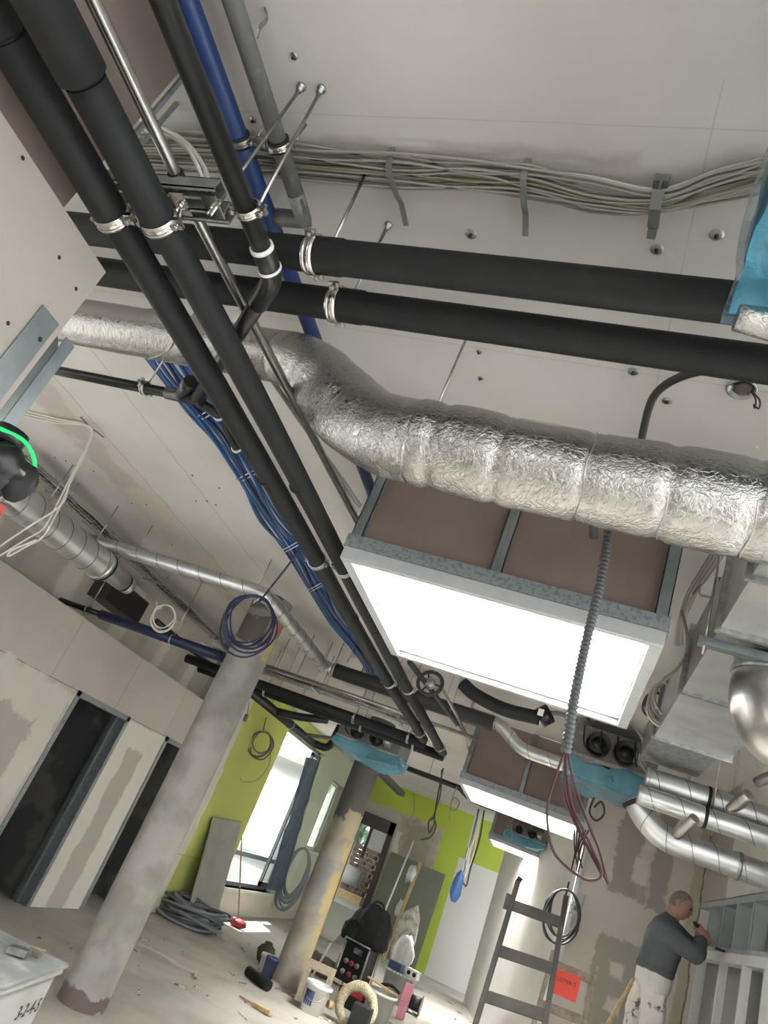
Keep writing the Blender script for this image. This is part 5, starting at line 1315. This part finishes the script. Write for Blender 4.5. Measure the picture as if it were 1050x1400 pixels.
t = thing('cable_spool', c, 'small spool of grey wire lying behind the pink strip', 'spool')
for k in (-.09, .09): MB().tube([c+Vector((k-.008, 0, .14)), c+Vector((k+.008, 0, .14))], .14, 20).build('flange', 'grey_pipe', t)
MB().tube([c+Vector((-.08, 0, .14)), c+Vector((.08, 0, .14))], .1, 20).build('wire', 'dark_cable', t)
one('grey_cloth', MB().blob(F0(412, 1330)+Vector((.1, .5, .1)), .3, .2, .16, .4, 3, 18, -.098), 'bare_dark', 'dusty brown sack slumped behind the stained column foot', 'sack')
p, q = F0(421, 1338)+Vector((0, .2, .02)), P(452, 1290, Y=11.2)
one('plastic_batten', MB().bar(p, q, .03, .02), 'cream_pvc', 'thin white batten propped between column and black bag', 'batten')
one('concrete_lump', MB().blob(F0(348, 1318)+Vector((0, .3, .12)), .12, .1, .13, .4, 3, 14, -.118), 'bare_dark', 'dark lump of rubble behind the white tub', 'lump')
# offcuts scattered on the floor
random.seed(3)
M['scrap'] = mat('scrap', (198, 190, 172), .8, var=(20, (120, 110, 96), .45, .55))
mb = MB()
for k in range(110):
    x, y = random.uniform(-4.4, -.6), random.uniform(6.0, 16.5)
    if (Vector((x, y))-Vector((-3.04, 6.06))).length < .4 or (Vector((x, y))-Vector((-2.76, 10.5))).length < .4: continue
    a = random.uniform(0, PI); l = random.uniform(.03, .2); w_ = random.uniform(.006, .03)
    mb.hexa((x, y, .001), (l*math.cos(a), l*math.sin(a), 0), (-w_*math.sin(a), w_*math.cos(a), 0), (0, 0, random.uniform(.004, .02)))
one('floor_debris', mb, 'scrap', 'scattered offcuts and crumbs all over the dusty floor', 'debris', None, 'stuff')
c = F0(355, 1382)
one('wood_offcut', MB().hexa(c+Vector((-.1, 0, .001)), (.22, -.06, .01), (.02, .06, 0), (0, 0, .04)).bar(c+Vector((-.28, .06, .02)), c+Vector((.1, -.04, .03)), .02, .02), 'light_wood', 'splintered wood offcut lying on the open floor before the white bucket', 'offcut')

# beyond the windows and the end door
bc = P(484, 1200, Y=22.3); bl, br = P(472, 1190, Y=22.3), P(503, 1190, Y=22.3); bt = P(490, 1158, Y=22.3).z
t = thing('brick_pallet', (bc.x, 22.4, .5), 'stack of bricks outside the end door', 'bricks')
mb = MB(); zz = .75; k = 0
while zz < bt:
    x = bl.x+.06*(k % 2)
    while x < br.x: mb.box(x, x+.22, 22.3, 22.75, zz, zz+.11); x += .24
    zz += .125; k += 1
mb.build('brick_stack', 'brick', t); MB().box(bl.x-.05, br.x+.1, 22.25, 22.8, .5, .74).build('pallet', 'light_wood', t)
a, b = P(472, 1193, Y=21.6), P(492, 1203, Y=21.6)
MB().tube([a, b], .24, 16).build('tarp_roll', 'grey_board', t)
one('fence_wall', MB().box(P(512, 1150, Y=25).x-.3, P(512, 1150, Y=25).x+3, 25, 25.2, .5, 3.2), 'grey_board', 'grey wall outside seen through the end door', 'wall')
random.seed(9)
for c, lab in (((-6.6, 27, 3.2), 'leafy tree outside the end door'), ((-9.5, 17.3, 1.2), 'pale bush outside the bright window')):
    t = thing('tree', (c[0], c[1], -.3), lab, 'tree')
    mb = MB()
    for k in range(420):
        d = Vector((random.gauss(0, 1), random.gauss(0, 1), random.gauss(0, 1))).normalized()*random.uniform(.4, 1)
        p = Vector(c)+Vector((d.x*1.6, d.y*1.6, d.z*1.7 if 'tree' in lab else d.z*.6)); q = Vector((random.gauss(0, 1), random.gauss(0, 1), random.gauss(0, 1))).normalized()*.2; r_ = q.orthogonal().normalized()*.1
        mb.add([p-q, p+r_, p+q, p-r_], [(0, 1, 2, 3)])
    mb.build('foliage', 'leaf', t); MB().tube([(c[0], c[1], -.3), c], .12, 8).build('trunk', 'grey_wood', t)
# ------------------------------------------------------------------ the workman
PY = 6.9
def pp_(x, y, Y=PY): return P(x, y, Y=Y)
def loft(mb, rings, seg=28):
    """closed body of ellipses: (centre, half depth, half width, tilt) ; depth along fx, width along fy"""
    n = len(rings); vs = []
    for c, hd, hw, up in rings:
        up = Vector(up).normalized(); dx = (Vector((1, 0, 0))-up*up.x).normalized(); dy = up.cross(dx)
        for k in range(seg):
            a = 2*PI*k/seg; ca, sa = math.cos(a), math.sin(a)
            e = .85
            vs.append(Vector(c)+dx*hd*math.copysign(abs(ca)**e, ca)+dy*hw*math.copysign(abs(sa)**e, sa))
    fs = [(i*seg+k, i*seg+(k+1) % seg, (i+1)*seg+(k+1) % seg, (i+1)*seg+k) for i in range(n-1) for k in range(seg)]
    fs += [tuple(reversed(range(seg))), tuple((n-1)*seg+k for k in range(seg))]
    return mb.add(vs, fs, True)
def limb(mb, pts, rs, seg=16):
    q = curve(pts, 6); m_ = len(pts)-1; rr = []
    for i in range(len(q)):
        f_ = i/6; k = min(int(f_), m_-1); t = f_-k; rr.append(rs[k]*(1-t)+rs[k+1]*t)
    mb.tube(q, rr, seg); mb.blob(q[0], rs[0], rs[0], rs[0], 0, 1, 14); mb.blob(q[-1], rs[-1], rs[-1], rs[-1], 0, 1, 14)
    return mb
def fuse(o, vox, sm=6, fac=.5):
    md = o.modifiers.new('fuse', 'REMESH'); md.mode = 'VOXEL'; md.voxel_size = vox; md.use_smooth_shade = True
    s = o.modifiers.new('soften', 'SMOOTH'); s.iterations = sm; s.factor = fac
hip = pp_(894, 1330); floor_z = .86
person = thing('person', (hip.x, PY, floor_z), 'grey-haired person in dark grey sweater and stained white trousers working at the steel studs', 'person')
# joints
neck0 = pp_(917, 1258); headc = pp_(930.5, 1238, 6.88)
shR, elR, wrR = pp_(910, 1273, 6.73), pp_(951, 1305, 6.66), pp_(960.5, 1284, 6.87)
shL, elL, wrL = pp_(917, 1270, 7.07), pp_(950, 1297, 7.18), pp_(966, 1278, 7.02)
HS = .88
# skin: head, neck, forearms, hands in one surface
sk = MB()
def head_mesh(c, fwd, up, s=1.0):
    fwd = Vector(fwd).normalized(); up = (Vector(up)-fwd*fwd.dot(Vector(up))).normalized(); left = up.cross(fwd)
    seg, rings = 44, 34; vs = []
    def g(d, t, w): return math.exp(-((d-Vector(t).normalized()).length/w)**2)
    for i in range(rings+1):
        th = PI*i/rings
        for k in range(seg):
            ph = 2*PI*k/seg; d = Vector((math.sin(th)*math.cos(ph), math.sin(th)*math.sin(ph), math.cos(th)))
            x, y, z = d.x*.098, d.y*.077, d.z*.122
            if d.z < 0:
                y *= 1-.30*(-d.z)**1.4; 
                if d.x < 0: x *= 1-.38*(-d.z)
                else: x *= 1-.10*(-d.z)
            r = 1+.25*g(d, (1, 0, -.16), .13)+.10*g(d, (1, 0, -.02), .12)+.05*g(d, (1, 0, .26), .3)+.10*g(d, (.8, 0, -.86), .22)+.05*g(d, (1, 0, -.46), .12)
            r -= .06*(g(d, (1, .36, .06), .16)+g(d, (1, -.36, .06), .16))+.035*g(d, (1, 0, -.36), .07)
            r += .02*(g(d, (1, .62, -.16), .2)+g(d, (1, -.62, -.16), .2))
            v = Vector((x, y, z))*r*s
            vs.append(c+fwd*v.x+left*v.y+up*v.z)
    fs = [(i*seg+k, (i+1)*seg+k, (i+1)*seg+(k+1) % seg, i*seg+(k+1) % seg) for i in range(rings) for k in range(seg)]
    sk.add(vs, fs, True)
    return fwd, left, up
hf, hl, hu = head_mesh(headc, (.93, -.2, -.2), (.2, 0, .97), HS)
for sd in (-1, 1):
    e = headc+hl*sd*.070-hf*.008-hu*.005
    sk.tube([e+hu*.03+hf*.004, e+hu*.034-hf*.012, e+hu*.018-hf*.024, e-hu*.008-hf*.02, e-hu*.028-hf*.004], [.008, .009, .009, .008, .007], 8)
    sk.blob(e-hf*.006, .012, .008, .022, 0, 1, 10)
limb(sk, [neck0+Vector((-.02, 0, -.03)), neck0.lerp(headc, .5)+Vector((-.01, 0, 0)), headc-hu*.05-hf*.03], [.068, .055, .054])
grip0, grip1 = pp_(950, 1262, 6.9), pp_(968, 1286, 6.93)      # handle of the tool
gd = (grip1-grip0).normalized()
def hand(wr, el, c, side):
    """palm and five fingers closing round the tool handle at c"""
    fd = (c-wr).normalized()
    limb(sk, [el, el.lerp(wr, .5), wr], [.045, .042, .030]); limb(sk, [wr, wr.lerp(c, .6)], [.029, .036])
    n = gd.cross(fd).normalized()*side; palm = c-fd*.03
    lens = (.030, .036, .033, .026)
    for i in range(4):
        b = palm+gd*((i-1.5)*.021)+n*.018; r = .0095
        p1 = b+fd*.034+n*.010; p2 = b+fd*(.034+lens[i]*.55)-n*.012; p3 = b+fd*(.026+lens[i]*.1)-n*.034
        sk.tube(curve([b-fd*.012, p1, p2, p3], 4), [r+.001]*5+[r]*4+[r-.001]*3+[r-.0025], 8); sk.blob(p3, r-.002, r-.002, r-.002, 0, 1, 8)
    b = palm-gd*.03-n*.004; t1 = b+fd*.012-gd*.012-n*.018; t2 = b+fd*.036-gd*.002-n*.032
    sk.tube(curve([palm-gd*.02, b, t1, t2], 4), [.013]*4+[.0115]*4+[.010]*4+[.008], 8); sk.blob(t2, .009, .009, .009, 0, 1, 8)
    limb(sk, [palm-gd*.03, palm+gd*.03], [.024, .022])
hand(wrR, elR.lerp(wrR, .35), grip0.lerp(grip1, .45), 1)
hand(wrL, elL.lerp(wrL, .35), grip0.lerp(grip1, .95), -1)
fl_ = Vector((hip.x, 0, 0))
kR, aR = Vector((hip.x+.03, 6.80, 1.33)), Vector((hip.x+.0, 6.80, floor_z+.09))
kL, aL = Vector((hip.x-.06, 7.02, 1.33)), Vector((hip.x-.2, 7.02, floor_z+.09))
body = sk.build('body', 'skin', person); fuse(body, .0055, 3, .4)
# hair: close cropped cap
hm = MB(); seg, rings = 40, 20; vs = []
for i in range(rings+1):
    th = PI*.60*i/rings
    for k in range(seg):
        ph = 2*PI*k/seg; d = Vector((math.sin(th)*math.cos(ph), math.sin(th)*math.sin(ph), math.cos(th)))
        lim = .60 if d.x < -.3 else .60-.30*min(1, (d.x+.3)/.75)
        th2 = th*lim/.60; d = Vector((math.sin(th2)*math.cos(ph), math.sin(th2)*math.sin(ph), math.cos(th2)))
        r = 1.045+.012*noise.noise(d*16)
        v = Vector((d.x*.099*r*(1-.16*max(0, -d.z)), d.y*.079*r, d.z*.124*r))*HS; vs.append(headc+hf*v.x+hl*v.y+hu*v.z)
hm.add(vs, [(i*seg+k, (i+1)*seg+k, (i+1)*seg+(k+1) % seg, i*seg+(k+1) % seg) for i in range(rings) for k in range(seg)], True)
hm.build('hair', 'hair', person)
for sd in (-1, 1):
    e = headc+hf*.079+hl*sd*.027+hu*.01
    MB().blob(e, .008, .011, .008, 0, 1, 12).build('eye', 'ink', person)
    MB().tube([e+hu*.016+hf*.004-hl*sd*.014, e+hu*.021+hf*.007, e+hu*.014-hf*.003+hl*sd*.016], .004, 6).build('eyebrow', 'hair', person)
m0 = headc+hf*.086-hu*.047; MB().tube([m0-hl*.02-hf*.008, m0, m0+hl*.02-hf*.008], .0035, 6).build('mouth', 'red_cable', person)
# sweater
sw = MB()
up0 = (neck0-hip).normalized()
loft(sw, [(pp_(895, 1331), .125, .165, (0, 0, 1)), (pp_(895.5, 1325), .14, .175, (0, 0, 1)), (pp_(900, 1312), .143, .185, (.1, 0, 1)), (pp_(905, 1296), .145, .195, (.2, 0, 1)), (pp_(909, 1280), .138, .205, (.3, 0, 1)),
          (pp_(913, 1268), .118, .195, (.35, 0, 1)), (pp_(917, 1259), .085, .13, (.4, 0, 1)), (pp_(920, 1254), .066, .072, (.4, 0, 1))])
limb(sw, [shR+Vector((-.03, .06, 0)), shR, shR.lerp(elR, .5)+Vector((0, -.01, -.01)), elR, elR.lerp(wrR, .5), wrR.lerp(elR, .12)], [.085, .082, .072, .066, .058, .042])
limb(sw, [shL+Vector((-.03, -.06, 0)), shL, shL.lerp(elL, .5), elL, elL.lerp(wrL, .5), wrL.lerp(elL, .12)], [.085, .082, .072, .064, .056, .042])
random.seed(2)
o = sw.build('sweater', 'sweater', person); fuse(o, .011, 5)
tx = bpy.data.textures.new('folds', 'CLOUDS'); tx.noise_scale = .11
md = o.modifiers.new('folds', 'DISPLACE'); md.texture = tx; md.strength = .022; md.mid_level = .5; md.texture_coords = 'LOCAL'
ring_ = [(pp_(895, 1331), .128, .168, (0, 0, 1)), (pp_(895.3, 1326), .148, .182, (0, 0, 1)), (pp_(896, 1322), .143, .178, (0, 0, 1))]
loft(MB(), ring_).build('hem', 'sweater', person)
# trousers and shoes
tr = MB()
loft(tr, [(pp_(896, 1322), .125, .16, (0, 0, 1)), (pp_(894, 1332), .135, .172, (0, 0, 1)), (pp_(892, 1345), .138, .182, (0, 0, 1)), (pp_(891, 1354), .115, .175, (0, 0, 1))])
limb(tr, [hip+Vector((.0, -.09, -.08)), kR+Vector((-.005, 0, .2)), kR, kR.lerp(aR, .5)+Vector((-.02, 0, 0)), aR], [.1, .09, .08, .078, .078])
limb(tr, [hip+Vector((-.01, .09, -.08)), kL+Vector((.0, 0, .2)), kL, kL.lerp(aL, .5)+Vector((-.02, 0, 0)), aL], [.098, .088, .08, .078, .078])
o = tr.build('trousers', 'trousers', person); fuse(o, .011, 4)
md = o.modifiers.new('folds', 'DISPLACE'); md.texture = tx; md.strength = .03; md.mid_level = .5; md.texture_coords = 'LOCAL'
pk = hip+Vector((.045, -.19, -.12))
MB().box(pk.x-.05, pk.x+.03, pk.y-.012, pk.y+.01, pk.z-.12, pk.z+.0).build('pocket', 'trousers', person, .006)
for a_ in (aR, aL): MB().blob(a_+Vector((.06, 0, -.05)), .15, .052, .065, .05, 2, 18, -.038).build('shoe', 'rubber', person)
# the tool in his hands
t = thing('cutting_tool', grip0, 'dark hand tool held in both hands against the stud frame sill', 'tool')
MB().tube([grip0-gd*.01, grip0, grip1], [.011, .016, .014], 12).build('handle', 'rubber', t)
MB().tube([grip1, pp_(981, 1297, 6.95)], .007, 8).build('rod', 'steel', t)
MB().bar(pp_(978, 1296, 6.95), pp_(996, 1303, 6.97), .03, .02).build('blade', 'dark_cable', t)
# the trestle he stands on
t = thing('trestle', (hip.x, 6.9, 0), 'wooden work trestle the person stands on, its tall pole behind the white trousers', 'trestle')
MB().box(hip.x-.45, hip.x+.32, 6.66, 7.16, floor_z-.05, floor_z).build('platform', 'grey_wood', t)
for x in (hip.x-.4, hip.x+.25):
    for y in (6.7, 7.1): MB().box(x-.03, x+.03, y-.03, y+.03, 0, floor_z-.05).build('leg', 'grey_wood', t)
a, b = P(866, 1338, Y=7.12), P(849, 1400, Y=7.12); fz = to_floor(a, b)
MB().bar(Vector((hip.x-.41, 7.12, floor_z-.05)), a, .024, .022, (0, 1, 0)).build('pole', 'light_wood', t)
MB().bar(P(862, 1352, Y=7.1), P(873, 1357, Y=7.1), .03, .06).build('crosspiece', 'light_wood', t)
# ------------------------------------------------------------------ light
w = bpy.data.worlds.new('sky'); scene.world = w; w.use_nodes = True
nt = w.node_tree; bg = nt.nodes['Background']
bg.inputs[0].default_value = (.93, .97, 1, 1); bg.inputs[1].default_value = WORLD
sd = bpy.data.lights.new('sun', 'SUN'); sd.energy = SUN; sd.angle = .02; sd.color = (1, .985, .96)
so = bpy.data.objects.new('sun', sd); COL.objects.link(so)
so.rotation_euler = Vector((.34, -.06, -1)).to_track_quat('-Z', 'Y').to_euler()
vs = scene.view_settings
vs.view_transform = 'Standard'; vs.look = 'None'; vs.gamma = 1; vs.use_curve_mapping = False; vs.exposure = EXPOSURE
scene.display_settings.display_device = 'sRGB'
scene.cycles.use_denoising = True
scene.cycles.max_bounces = 12; scene.cycles.diffuse_bounces = 9; scene.cycles.glossy_bounces = 4; scene.cycles.transparent_max_bounces = 16
scene.cycles.sample_clamp_indirect = 8
scene.cycles.caustics_reflective = False; scene.cycles.caustics_refractive = False
